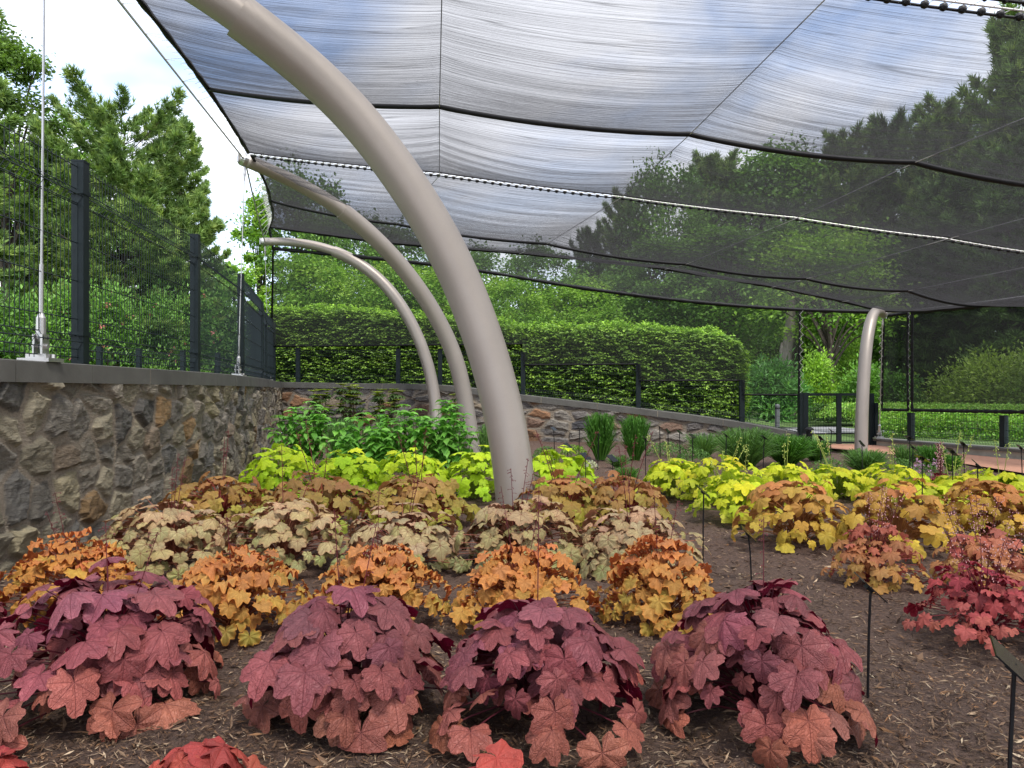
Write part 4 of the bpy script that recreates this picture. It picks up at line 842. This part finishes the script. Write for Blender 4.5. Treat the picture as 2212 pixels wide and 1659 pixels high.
shrub('layered_shrub', 'darker layered shrub behind the narrow side net', 1945, 19, 820, 50, .2, [(.06,.15,.03),(.09,.2,.03)], 4200, .1)
shrub('yellow_shrub', 'low yellow-green shrub behind the fence at the first right post', 1950, 16.5, 893, 34, .15, [(.25,.4,.04),(.2,.34,.04)], 3200, .06)
shrub('olive_shrub', 'wide olive-green shrub rising behind the broad side net', 2140, 18, 770, 130, .2, [(.2,.3,.05),(.25,.36,.06),(.15,.24,.04)], 11000, .1)
shrub('olive_shrub', 'olive-green shrub behind the side net, cut by the right edge', 2290, 16, 765, 120, .2, [(.2,.3,.05),(.15,.24,.04)], 8000, .1)
shrub('dark_shrub', 'dark evergreen shrub low behind the gate', 1790, 20.7, 880, 40, .2, [(.05,.12,.03),(.08,.17,.03)], 3600, .08)
# clipped low cover behind the right fence
def low_cover():
    root = thing('low_hedge', (11, 13.5, .12), 'long low clipped green hedge behind the right fence', 'hedge'); o = np.array(root.location); n = 46000
    x = rng.uniform(7.6, 15.5, n); w = rng.random(n); y0 = np.interp(x, [7.6, 9.2, 12, 15.5], [16.0, 14.4, 12.4, 10.5]); y = y0 + w*2.6
    z = .12 + .62*np.sin(np.clip(w*1.9, 0, 1)*math.pi/2)**.6 * np.clip((x-7.5)/.35, 0, 1)**.5 + .03*np.sin(x*5+y*3) + rng.normal(0, .02, n)
    low = rng.random(n) < .3; z[low] = .12 + rng.random(low.sum())*(z[low]-.12); y[low] = y0[low] + rng.random(low.sum())*.15
    mb = MB(); leaf_cards(mb, np.stack([x,y,z],-1)-o, rdir(n)+np.array((0,-.3,.4)), np.array((0,0,1.))+rng.normal(0,.5,(n,3)), .06*rng.uniform(.6,1.3,n), .6, jit((.25,.44,.08), n, .22)); mb.build('foliage', M_LEAF, root)
low_cover()
def woods_mass():
    n = 60000; th = rng.uniform(-1.25, 1.25, n); rr = rng.uniform(52, 62, n); x, y = np.sin(th)*rr, np.cos(th)*rr
    h = 5.5 + 1.8*np.sin(th*9) + 1.3*np.sin(th*23+1) + np.sin(th*41); z = rng.random(n)**.8*h
    mb = MB(); leaf_cards(mb, np.stack([x,y,z],-1), rdir(n), np.array((0,0,1.))+rng.normal(0,.8,(n,3)), rng.uniform(.5,.95,n), .7, jit((.07,.13,.035), n, .3))
    o = mb.build('distant_woods', M_LEAF); tag(o, 'mass of far woodland behind all the trees', 'woods', kind='stuff')
woods_mass()

# ------------------------------------------------------------------ garden perennials
def lobed_leaf(nr, na, lobes, notch, teeth, tooth_n, ruffle, cup, seed, wide=1.0):
    """palmate leaf: stalk joint at the origin, tip towards +y"""
    r = np.random.default_rng(seed); gapa = .16; th = np.linspace(-math.pi+gapa, math.pi-gapa, na); ang = np.array([0, .95, -.95, 1.8, -1.8, 2.6, -2.6]) * (7/lobes if lobes > 7 else 1)
    Ls = np.array([1, .93, .93, .82, .82, .66, .66]) * r.uniform(.93, 1.07, 7); out = np.zeros(na)
    for a, l in zip(ang, Ls): out = np.maximum(out, l*(1 - notch*np.clip(np.abs(th-a)/.48, 0, 1.4)**2.2))
    out *= 1 + teeth*(np.abs(np.sin(th*tooth_n/2 + r.uniform(0,3))) - .6) + r.normal(0, teeth*.25, na)
    out *= np.clip((math.pi - np.abs(th))/.5, .45, 1)**.5
    rad = np.linspace(0, 1, nr+1)[1:]; X = np.outer(rad, np.sin(th)*out*wide).ravel(); Y = np.outer(rad, np.cos(th)*out).ravel(); rr = np.outer(rad, np.ones(na)).ravel(); tt = np.tile(th, nr)
    near = np.min(np.abs(tt[:, None]-ang[None]), 1)/.48
    Z = -cup*rr**2*1.0 + .07*rr*np.cos(np.clip(near,0,1)*math.pi)*-1*(rr<2) + ruffle*rr**3*np.sin(tt*r.integers(6,9)+r.uniform(0,6)) + .04*rr**2*r.normal(0,1)*np.sin(tt+r.uniform(0,6))
    V = np.concatenate([[(0,0,0)], np.stack([X, Y, Z], -1)]); uv = V[:, :2].copy()
    F = [(1+a*na+k+1, 1+(a+1)*na+k+1, 1+(a+1)*na+k, 1+a*na+k) for a in range(nr-1) for k in range(na-1)]; F3 = [(0, 2+k, 1+k) for k in range(na-1)]
    edge = np.concatenate([[0], rr])
    return V, np.array(F), np.array(F3), uv, edge
def heuchera_mat(name, under, vein, vein_k=.6, net_k=.3, rough=.42, trans=.18, rim=None, bump=.5, sheen=.3):
    t = NT(name); c = t.attr('tint'); uv = t.attr('luv', True); sx = t.n('SeparateXYZ'); t.l(uv, sx.inputs[0]); X, Y, E = sx.outputs
    a = t.math('ARCTAN2', X, Y); rr = t.math('SQRT', t.math('ADD', t.math('MULTIPLY', X, X), t.math('MULTIPLY', Y, Y)))
    d = t.math('MULTIPLY', t.math('ABSOLUTE', t.math('SUBTRACT', t.math('FRACT', t.math('ADD', t.math('DIVIDE', a, .9), .5)), .5)), t.math('MULTIPLY', rr, .9))
    wd = t.math('MULTIPLY_ADD', rr, -.016, .028); v1 = t.math('SUBTRACT', 1.0, t.math('DIVIDE', d, wd), None, True)
    vo = t.n('TexVoronoi', _feature='DISTANCE_TO_EDGE', Scale=5.5); nz = t.noise(uv, 2.0, 2); ad = t.n('VectorMath', _operation='ADD'); t.l(uv, ad.inputs[0]); t.l(nz, ad.inputs[1]); t.l(ad.outputs[0], vo.inputs['Vector'])
    v2 = t.math('SUBTRACT', 1.0, t.math('DIVIDE', vo.outputs['Distance'], .085), None, True)
    vv = t.math('ADD', t.math('MULTIPLY', v1, vein_k), t.math('MULTIPLY', v2, net_k), None, True)
    bl = t.noise(uv, 1.6, 4, .6); c0_ = t.mix(1.0, c, t.ramp(bl, (.3, (.78, .78, .8)), (.7, (1.18, 1.15, 1.12))), 'MULTIPLY')
    if rim: c0_ = t.mix(t.math('MULTIPLY', t.math('POWER', E, 6.0), .6, None, True), c0_, rim)
    top = t.mix(vv, c0_, vein); g = t.n('NewGeometry'); cc = t.mix(g.outputs['Backfacing'], top, under)
    t.l(cc, t.p.inputs['Base Color']); t.p.inputs['Roughness'].default_value = rough; t.p.inputs['Specular IOR Level'].default_value = .25
    h = t.math('SUBTRACT', t.math('MULTIPLY', t.math('MINIMUM', vo.outputs['Distance'], .2), 2.0), t.math('MULTIPLY', v1, .5)); t.l(t.bump(h, bump, .006), t.p.inputs['Normal'])
    tr = t.n('BsdfTranslucent'); t.l(cc, tr.inputs[0]); ms = t.n('MixShader', Fac=trans); t.l(t.p.outputs[0], ms.inputs[1]); t.l(tr.outputs[0], ms.inputs[2]); t.l(ms.outputs[0], t.out.inputs[0]); return t.m
KIND = {
 'purple': dict(mat=heuchera_mat('plum_leaf', (.2,.006,.03), (.13,.035,.045), .36, .12, .48, .12, None, .8), s=.082, N=124, R=.36, H=.42, lob=(.34,.055,26,.04,.22), top=(.26,.078,.098), mid=(.3,.082,.085), low=(.37,.125,.078), stem=(.09,.01,.02), res=(6,61), ns=1, sh=.75),
 'orange': dict(mat=heuchera_mat('orange_leaf', (.5,.13,.04), (.5,.15,.03), .3, .12, .5, .3, (.8,.3,.06), .5), s=.05, N=175, R=.31, H=.37, lob=(.28,.1,20,.17,.12), top=(.58,.22,.085), mid=(.56,.31,.075), low=(.48,.36,.075), stem=(.25,.07,.03), res=(4,43), ns=1, sh=.6),
 'cream': dict(mat=heuchera_mat('cream_leaf', (.38,.17,.09), (.2,.08,.045), 1.0, .45, .5, .15, (.34,.15,.08), .5), s=.066, N=150, R=.37, H=.41, lob=(.3,.05,18,.06,.2), top=(.47,.34,.19), mid=(.44,.38,.175), low=(.35,.38,.14), stem=(.3,.1,.06), res=(4,43), ns=2, sh=.72),
 'amber': dict(mat=heuchera_mat('amber_leaf', (.45,.2,.07), (.33,.11,.04), .5, .15, .5, .3, None, .4), s=.078, N=120, R=.38, H=.42, lob=(.38,.09,20,.08,.2), top=(.37,.18,.065), mid=(.38,.28,.06), low=(.36,.38,.05), stem=(.3,.05,.04), res=(3,37), ns=2, sh=.75),
 'lime': dict(mat=heuchera_mat('lime_leaf', (.4,.55,.03), (.42,.58,.06), .4, .12, .5, .4, None, .3), s=.088, N=95, R=.38, H=.5, lob=(.4,.09,20,.07,.2), top=(.68,.86,.03), mid=(.57,.82,.03), low=(.44,.7,.03), stem=(.25,.35,.05), res=(3,37), ns=0, sh=.7),
 'limey': dict(mat=None, s=.085, N=84, R=.42, H=.45, lob=(.4,.09,20,.07,.2), top=(.72,.72,.03), mid=(.6,.7,.03), low=(.62,.62,.07), stem=(.3,.35,.05), res=(3,37), ns=2, sh=.62),
 'gold': dict(mat=heuchera_mat('gold_leaf', (.45,.2,.06), (.42,.24,.04), .4, .12, .5, .25, None, .4), s=.072, N=115, R=.42, H=.48, lob=(.33,.06,18,.05,.24), top=(.5,.22,.065), mid=(.53,.35,.05), low=(.56,.44,.05), stem=(.3,.12,.04), res=(3,37), ns=0, sh=.6),
 'salmon': dict(mat=heuchera_mat('salmon_leaf', (.5,.15,.1), (.45,.12,.06), .4, .1, .5, .25, None, .3), s=.05, N=105, R=.36, H=.34, lob=(.45,.14,22,.1,.15), top=(.4,.1,.075), mid=(.42,.2,.075), low=(.46,.32,.06), stem=(.25,.04,.04), res=(3,43), ns=5, sh=.55),
 'red': dict(mat=heuchera_mat('red_leaf', (.26,.015,.03), (.36,.06,.05), .35, .1, .5, .2, None, .3), s=.045, N=120, R=.38, H=.3, lob=(.45,.14,22,.1,.15), top=(.25,.025,.04), mid=(.38,.08,.075), low=(.44,.14,.09), stem=(.14,.01,.02), res=(3,43), ns=6, sh=.5),
 'coral': dict(mat=None, s=.072, N=30, R=.26, H=.2, lob=(.3,.05,20,.05,.2), top=(.4,.065,.055), mid=(.42,.08,.06), low=(.38,.09,.06), stem=(.2,.02,.02), res=(5,49), ns=0, sh=.5)}
KIND['limey']['mat'] = KIND['lime']['mat']; KIND['coral']['mat'] = heuchera_mat('coral_leaf', (.4,.03,.03), (.45,.05,.04), .4, .15, .5, .2, None, .6)
TPL = {k: [lobed_leaf(v['res'][0], v['res'][1], 7, *v['lob'], seed=i*7+len(k), wide=1.02) for i in range(6)] for k, v in KIND.items()}
def heuchera(kind, px, py, label, grp, wpx=None, Y=None, H=None, stalk_px=None, name='coral_bells'):
    """px, py: centre of the clump where it meets the ground"""
    k = KIND[kind]; Y = Y or EYE*1600/(py-842); x = (px-1106)/1600*Y; Rr = (wpx/2/1600*Y) if wpx else k['R']; Hh = H or k['H']; s0 = k['s']
    root = thing(name, (x, Y, 0), label, 'coral bells plant', grp); N_ = int(k['N'] * rng.uniform(.9, 1.12)); mb = MB(); ms = MB()
    tnt = rng.uniform(.9, 1.08); p0, p1, p2 = rng.random(3)*6.28; a1, a2, a3 = rng.uniform(.05,.14), rng.uniform(.04,.1), rng.uniform(.03,.07); Rr *= 1.06; hue = 1 + rng.normal(0, .025, 3)
    for i in range(N_):
        inner = i > N_*.72
        u = (i+.5)/N_/.72 if not inner else rng.random(); th = math.acos(max(-.05, 1 - 1.04*u)); ph = i*2.39996 + rng.normal(0, .25)
        s = s0 * (.55 + .72*rng.random()**.7) * (1.0 if not inner else .78); q = (1.0 if not inner else rng.uniform(.5,.8))
        f_ = th/1.62; lob_ = 1 + a1*math.sin(ph+p0) + a2*math.sin(2*ph+p1) + a3*math.sin(5*ph+p2); Re = max(.05, Rr - s*.6)*lob_; rad = Re*f_**.76*q*rng.uniform(.82,1.12); z = max(.03, .04 + (Hh-.06)*(1 - f_**2.0)*(.4+.6*q)*rng.uniform(.84,1.1)*(1+.5*(lob_-1)))
        P = np.array((math.cos(ph)*rad, math.sin(ph)*rad, z)); out = np.array((math.cos(ph+rng.normal(0,.35)), math.sin(ph+rng.normal(0,.35)), 0))
        tl = min(1.4, .05 + th*.6 + rng.normal(0, .2)); n = np.array((out[0]*math.sin(tl), out[1]*math.sin(tl), math.cos(tl))) + rng.normal(0,.1,3); n /= np.linalg.norm(n)
        t = out*math.cos(tl) - np.array((0,0,math.sin(tl))); t = t - n*(t@n); t /= np.linalg.norm(t); b = np.cross(t, n)
        V, F, F3, uv, edge = TPL[kind][rng.integers(6)]; c_ = rng.uniform(.5, 1.6); V = V.copy(); V[:,0] *= rng.uniform(.86,1.12); V[:,2] += rng.normal(.06,.16)*np.abs(V[:,0]) - rng.uniform(-.05,.3)*V[:,1]*np.abs(V[:,1]) + rng.normal(0,.12)*V[:,0]; W = P + s*(V[:,:1]*b + V[:,1:2]*t + (V[:,2:3]*c_)*n); W[:,2] = np.maximum(W[:,2], .008)
        w = 1-z/Hh; w += rng.normal(0,.14); A, B, D = np.array(k['top']), np.array(k['mid']), np.array(k['low']); col = A + (B-A)*min(1,max(0,w*2)) if w < .5 else B + (D-B)*min(1,(w-.5)*2)
        col = np.clip(col*hue*tnt*rng.uniform(.8,1.18)*(1+rng.normal(0,.05,3)), .003, .9); base = mb.n; luv = np.c_[uv + rng.integers(0,9)*0, edge]
        mb.add(W, F, tint=col, uv=luv); mb.F.append(F3 + base); mb.M.append(np.zeros(len(F3), int))
        if not inner or i % 3 == 0: ms.tube(interp_path(np.array([(rng.normal(0,.02),rng.normal(0,.02),-.01), (P[0]*.42,P[1]*.42,P[2]*.72+.02), P]), 5), np.linspace(.0034,.0022,5)*(s0/.07)**.5, 4, tint=k['stem'], cap=False)
    ms.build('leaf_stalks', M_STEM, root); mb.build('foliage', k['mat'], root, True)
    for j in range(int(k['ns'] + (rng.random() < .5 and k['ns'] > 0))):
        a = rng.random()*6.28; r = rng.random()*Rr*.4; hh = k['sh']*rng.uniform(.8,1.12); tip = np.array((math.cos(a)*r*1.7, math.sin(a)*r*1.7, hh)); fs = MB()
        Pp = interp_path(np.array([(0,0,0),(math.cos(a)*r*.7,math.sin(a)*r*.7,hh*.5),tip]), 12); sc_ = (.13,.02,.03) if kind not in ('lime','limey') else (.3,.36,.08)
        fs.tube(Pp, np.linspace(.0026,.0012,12)*max(1, Y/3.6), 4, tint=sc_)
        nb = 26 if kind in ('salmon','red') else 12; bc = (.75,.42,.42) if kind in ('salmon','red') else ((.2,.05,.06) if kind not in ('lime','limey') else (.6,.7,.2))
        for m_ in range(nb):
            q = 1 - rng.random()**1.3*(.45 if nb > 20 else .3); p = np.array([np.interp(q, np.linspace(0,1,12), Pp[:,c]) for c in range(3)]); d_ = unit(rng.normal(0,1,3)*np.array((1,1,.3))); e = p + d_*rng.uniform(.008,.03); z_ = .0026*max(1,Y/4.5)
            fs.tube([p, e], .0009*max(1,Y/3), 3, tint=sc_, cap=False); fs.tube([e, e+np.array((0,0,-z_)), e+np.array((0,0,-z_*2.2))], [z_*.5, z_, z_*.6], 5, tint=np.array(bc)*rng.uniform(.7,1.3))
        fs.build('flower_stalk', M_STEM, root)
    return root
def row(kind, grp, items):
    f = dict(cream=1.24, amber=1.24, lime=1.22, limey=1.16, gold=1.1, orange=1.08).get(kind, 1)
    for it in items:
        px, py, w, lb = it[:4]; Hh = (EYE - (it[4]-842)/py*0 - (it[4]-842)/1600*(EYE*1600/(py-842))) if len(it) > 4 else KIND[kind]['H']*random.uniform(.92,1.08)
        heuchera(kind, px + random.uniform(-5,5), py + random.uniform(-5,5), lb, grp, w*f*random.uniform(.95,1.06), H=Hh)
G_ = 'coral bells plants in rows'
PH = {}
for px, py, w, H, lb in [(238,1520,540,.465,'plum-purple plant on the left with a crimson underside showing on top'),(745,1530,455,.41,'plum-purple plant second from the left, front row'),(1160,1535,500,.4,'plum-purple plant third from the left, below the nearest mast'),(1648,1545,500,.455,'tallest plum-purple plant, beside the near plant tag'),(-75,1440,190,.38,'plum-purple plant cut by the left edge')]:
    heuchera('purple', px, py, lb, 'plum-purple coral bells in the front row', w, H=H)
row('orange', 'orange coral bells in the second row', [(170,1330,310,'orange plant nearest the left wall, second row'),(503,1345,280,'orange plant behind the two leftmost purple plants'),(812,1335,285,'orange plant in the middle of the second row'),(1120,1345,290,'orange plant behind the third purple plant'),(1428,1350,262,'orange plant at the right end of its row'),(-70,1350,100,'orange plant off the left edge')])
row('cream', 'cream coral bells with dark veins', [(372,1215,262,'cream dark-veined plant against the stone wall'),(618,1222,262,'cream dark-veined plant second from the wall'),(868,1225,262,'cream dark-veined plant left of the nearest mast'),(1118,1225,262,'cream dark-veined plant before the nearest mast foot'),(1362,1232,262,'cream dark-veined plant at the right end of its row')])
row('amber', 'amber-brown coral bells behind the cream ones', [(478,1128,215,'amber-brown plant nearest the wall'),(690,1132,225,'amber-brown plant second from the wall'),(905,1132,235,'amber-brown plant left of the nearest mast'),(1215,1135,200,'amber-brown plant just right of the nearest mast foot'),(1350,1138,190,'amber-brown plant at the right end of its row')])
row('lime', 'lime-green coral bells of the left bed', [(612,1064,168,'lime plant nearest the wall'),(752,1066,158,'lime plant second from the wall'),(895,1066,168,'lime plant in the middle of the left bed'),(1022,1070,150,'lime plant left of the nearest mast'),(1200,1076,165,'lime plant right of the nearest mast')])
row('limey', 'yellow-lime coral bells of the right bed', [(1448,1068,140,'yellow-lime plant at the left end of the right bed', 984),(1560,1080,175,'yellow-lime plant with tall leaf tips, second in the right bed', 978),(1592,1120,180,'yellowest low plant in front, bordering the mulch strip', 1020),(1700,1075,165,'yellow-lime plant third in the back row of the right bed', 992),(1808,1078,155,'yellow-lime plant behind the first gold plant', 1006),(1930,1078,185,'yellow-lime plant left of the red tuft', 1001),(2060,1082,130,'yellow-lime plant behind the third gold plant', 1024),(2160,1085,170,'greener lime plant near the right edge', 1014)])
row('gold', 'gold and brown coral bells of the right bed', [(1728,1178,232,'gold plant at the left end of its row, bordering mulch'),(1930,1184,232,'gold plant in the middle of the right bed'),(2135,1180,240,'gold plant near the right edge'),(2300,1180,200,'gold plant off the right edge')])
row('salmon', 'salmon flowering coral bells', [(1880,1262,212,'salmon and yellow plant on open mulch left of its twin'),(2118,1272,235,'salmon plant with many pink flower sprays at the right')])
row('red', 'red frilly coral bells', [(2120,1372,290,'red frilly plant with many thin stalks at the right edge')])
heuchera('red', 2032, 1066, 'tiny dark red plant among the lime ones', None, 60, H=.22)
heuchera('coral', 430, 1722, 'coral-red plant peeping in at the bottom left', 'coral-red plants at the bottom edge', 240, H=.17)
heuchera('coral', 1066, 1768, 'single coral-red leaf clump at the bottom centre', 'coral-red plants at the bottom edge', 110, H=.17)
heuchera('coral', -20, 1740, 'coral-red leaf at the bottom left corner', 'coral-red plants at the bottom edge', 130, H=.16)

# leafy green shrubs behind the lime row
def ovate(mb, P, d, n, s, col):
    d = unit(d); n = unit(n - d*(n@d)); b = np.cross(d, n); q = np.array([0, .12, .35, .6, .85, 1.0]); w = np.array([0, .2, .3, .25, .1, 0]); z = np.array([0,.02,.01,-.05,-.14,-.24])
    A = P + d*q[:,None]*s + n*z[:,None]*s; Lf = A + b*w[:,None]*s + n*.05*s*(w>0)[:,None]; Rt = A - b*w[:,None]*s + n*.05*s*(w>0)[:,None]
    V = np.concatenate([A, Lf, Rt]); F = []
    for i in range(5): F += [(i, i+1, 7+i, 6+i), (i+1, i, 12+i, 13+i)]
    mb.add(V, F, tint=col)
def leafy_clump(label, px, Y, ytop, wpx, stems=16, ls=.165, cols=((.2,.47,.08),(.15,.38,.06),(.25,.54,.1)), grp='broad-leaved green plants behind the lime row'):
    x = hx_(px, Y); H = (EYE + (842-ytop)/1600*Y)*1.12; Rr = wpx/2/1600*Y*1.15; root = thing('green_perennial', (x, Y, 0), label, 'green plant', grp); mb = MB(); ms = MB()
    for s in range(int(stems*2.6)):
        a = rng.random()*6.28; r = math.sqrt(rng.random())*Rr; h = H*(1-.45*(r/Rr)**2)*rng.uniform(.78,1.0); top = np.array((math.cos(a)*r, math.sin(a)*r*.8, h)); P = interp_path(np.array([top*(.35,.35,0), top*(.8,.8,.55), top]), 9)
        ms.tube(P, np.linspace(.006,.003,9), 5, tint=(.1,.2,.04))
        for k in range(2, 9):
            f = k/8; az = k*1.571 + a
            for o in (0, math.pi):
                for rep in range(1 if k < 8 else 2):
                    q = az + o + rep*1.57 + rng.normal(0,.2); d = np.array((math.cos(q), math.sin(q), rng.uniform(-.35,.25) if k < 8 else .35)); d[2] -= .35; ovate(mb, P[k], d, np.array((math.cos(q)*.3, math.sin(q)*.3, 1.))+rng.normal(0,.2,3), ls*rng.uniform(.7,1.15)*(1.1-.35*f), np.array(cols[rng.integers(len(cols))])*rng.uniform(.8,1.2))
    ms.build('stems', M_STEM, root); mb.build('foliage', M_LEAF, root, True)
leafy_clump('tall bright green broad-leaved plant against the wall corner', 655, 10.6, 878, 130, 12)
leafy_clump('bright green broad-leaved plant left of centre behind the lime row', 775, 9.6, 905, 150, 16)
leafy_clump('bright green broad-leaved plant in the middle behind the lime row', 870, 9.9, 888, 160, 18)
leafy_clump('bright green broad-leaved plant left of the second mast foot', 955, 10.0, 880, 130, 16)
def whorl_shrub(label, px, Y, ytop, wpx, n=30):
    x = hx_(px, Y); H = EYE + (842-ytop)/1600*Y; Rr = wpx/2/1600*Y; root = thing('rhododendron', (x, Y, 0), label, 'shrub', 'young rhododendrons before the far wall'); mb = MB(); ms = MB()
    for s in range(n):
        a = rng.random()*6.28; r = math.sqrt(rng.random())*Rr; h = H*rng.uniform(.5,1); top = np.array((math.cos(a)*r, math.sin(a)*r*.7, h)); ms.tube(interp_path(np.array([(0,0,0), top*(.6,.6,.6), top]), 6), np.linspace(.009,.004,6), 5, tint=(.16,.12,.06))
        for k in range(11): q = k*.571+a; ovate(mb, top, np.array((math.cos(q), math.sin(q), .55)), np.array((0,0,1.)), rng.uniform(.09,.13), np.array((.34,.42,.07))*rng.uniform(.75,1.25))
        for k in range(9): q = k*.698; ovate(mb, top-np.array((0,0,.06)), np.array((math.cos(q), math.sin(q), -.3)), np.array((0,0,1.)), rng.uniform(.1,.15), np.array((.09,.15,.05))*rng.uniform(.75,1.25))
    ms.build('stems', M_STEM, root); mb.build('foliage', M_LEAF, root, True)
whorl_shrub('young rhododendron with yellow-green tips, left one at the far wall', 690, 14.5, 842, 55); whorl_shrub('young rhododendron with yellow-green tips, tallest at the far wall', 758, 14.6, 832, 60); whorl_shrub('young rhododendron with yellow-green tips, right one at the far wall', 838, 14.6, 843, 62); whorl_shrub('small rhododendron half hidden behind the second mast', 985, 14.8, 850, 30, 8)
# grasses
def grass(label, px, py, ytop, wpx, n, cols, upright=.5, name='grass_tuft', bw=.0035, grp='ornamental grasses', Y=None):
    Y = Y or EYE*1600/(py-842); x = hx_(px, Y); H = EYE + (842-ytop)/1600*Y; Rr = wpx/2/1600*Y; root = thing(name, (x, Y, 0), label, 'grass', grp)
    a = rng.random(n)*6.28; r0 = rng.random(n)**.5*Rr*.28; r1 = r0 + (Rr-r0)*rng.random(n)**upright; h = H*rng.uniform(.4,1.18,n)*(1-.12*(r1/Rr)**2); r1 = r1*rng.uniform(.7,1.35,n); bw_ = bw*max(1, Y/7)
    c, s = np.cos(a), np.sin(a); P0 = np.stack([c*r0, s*r0, np.zeros(n)],-1); P1 = np.stack([c*(r0*.6+r1*.4), s*(r0*.6+r1*.4), h*.62],-1); P2 = np.stack([c*r1*.85, s*r1*.85, h],-1); P3 = np.stack([c*r1*1.08, s*r1*1.08, h*.93],-1)
    sd_ = unit(np.cross(P2-P0, rdir(n)))*bw_; V = np.stack([P0-sd_, P0+sd_, P1-sd_, P1+sd_, P2-sd_*.7, P2+sd_*.7, P3], 1).reshape(-1,3); b = np.arange(n)[:,None]*7
    mb = MB(); cc = np.repeat(np.array(cols)[rng.choice(len(cols), n)]*(1+rng.normal(0,.2,(n,1))), 7, 0); mb.add(V, np.concatenate([b+np.array([[0,1,3,2]]), b+np.array([[2,3,5,4]])]), tint=np.clip(cc,.003,1)); mb.F.append(b+np.array([[4,5,6]])); mb.M.append(np.zeros(n,int)); o = mb.build(name, M_LEAF)
    bpy.data.objects.remove(root); o.location = (x, Y, 0); tag(o, label, 'grass', grp); return o
GG = [(.07,.2,.025),(.1,.27,.035),(.05,.15,.02),(.14,.32,.06)]
grass('upright green grass tuft by the far wall, left of the pair', 1297, 993, 903, 70, 1500, GG, .8); grass('upright green grass tuft by the far wall, right of the pair', 1372, 995, 908, 66, 1400, GG, .8)
GF = [(.13,.27,.07),(.17,.32,.09),(.09,.19,.05)]
grass('feathery light green grass left of the pair of gate-side tufts', 1610, 1008, 932, 130, 1700, GF); grass('dense dark green fine grass before the wall end', 1700, 1004, 945, 110, 1600, GG); grass('short dark grass left of the gate foot', 1762, 998, 955, 60, 800, GG)
grass('blue-green grass at the foot of the lone mast', 1870, 1022, 975, 95, 1000, GF); grass('small round grass before the terracotta path', 2056, 1018, 984, 44, 500, GG); grass('dark grass behind the pink flowering tuft', 2010, 1012, 966, 70, 700, GG); grass('thin grass between the first and second masts', 1052, 1000, 925, 45, 600, GF, .9)
grass('loose grass between the green leafy plants', 740, 1010, 915, 80, 900, GF, .7); grass('sparse tall grass by the wall before the hedge end', 1520, 985, 940, 90, 500, GF); grass('low tuft of green on the mulch below the left grass', 1335, 1010, 985, 55, 300, GF); grass('small green tuft on the mulch strip', 1355, 1042, 1012, 60, 350, GG); grass('dim grass behind the lime plant by the path', 1955, 1010, 965, 60, 400, GF)
def herb(label, px, py, ytop, wpx, cols, n=500, ls=.04, bloom=None, name='low_herb'):
    Y = EYE*1600/(py-842); x = hx_(px, Y); H = max(.08, EYE + (842-ytop)/1600*Y); Rr = wpx/2/1600*Y; root = thing(name, (x, Y, 0), label, 'low plant', 'low plants on the far mulch'); a = rng.random(n)*6.28; r = np.sqrt(rng.random(n))*Rr; z = H*np.sqrt(np.clip(1-(r/Rr)**2,0,1))*rng.random(n)**.5+.01
    mb = MB(); leaf_cards(mb, np.stack([np.cos(a)*r, np.sin(a)*r, z],-1), rdir(n)+np.array((0,0,.4)), np.array((0,0,1.))+rng.normal(0,.5,(n,3)), ls*rng.uniform(.6,1.3,n), .55, np.clip(np.array(cols)[rng.choice(len(cols),n)]*(1+rng.normal(0,.2,(n,1))),.003,1)); mb.build('foliage', M_LEAF, root)
    if bloom:
        m_ = n//6; a = rng.random(m_)*6.28; r = np.sqrt(rng.random(m_))*Rr; mb = MB(); P = np.repeat(np.stack([np.cos(a)*r, np.sin(a)*r, H*rng.uniform(.7,1.3,m_)],-1), 3, 0)+rng.normal(0,.008,(m_*3,3)); leaf_cards(mb, P, rdir(m_*3), rdir(m_*3), .022, .9, jit(bloom, m_*3, .12)); mb.build('flowers', M_PETAL, root)
herb('white-leaved low plant on the mulch right of the lime plants', 1258, 1012, 992, 72, [(.55,.6,.45),(.7,.72,.6)], 500, .03); herb('low green herb at the foot of the far wall', 1180, 990, 965, 60, GF, 500); herb('yellow-green low herb left of the grass tufts', 1240, 985, 962, 60, GB, 500)
herb('green low herb between the grass tufts and the feathery grass', 1440, 985, 955, 90, GF, 900, .035); herb('low leafy patch right of the grass tufts', 1500, 1000, 968, 80, GF, 700, .035); herb('pink flowering low tuft near the path', 2005, 1030, 1000, 60, GF, 300, .03, (.6,.35,.6)); herb('low pale herb left of the path', 1945, 1020, 990, 60, GF, 400, .03)
herb('thin yellow flowering sprigs behind the right lime plants', 2070, 1055, 990, 60, [(.4,.5,.08),(.3,.42,.06)], 160, .035); herb('pink dotted tuft before the red one', 1985, 1050, 1022, 50, GF, 200, .03, (.6,.35,.6)); herb('low green herb behind the middle lime plants of the right bed', 1790, 1030, 990, 90, GF, 600, .035)
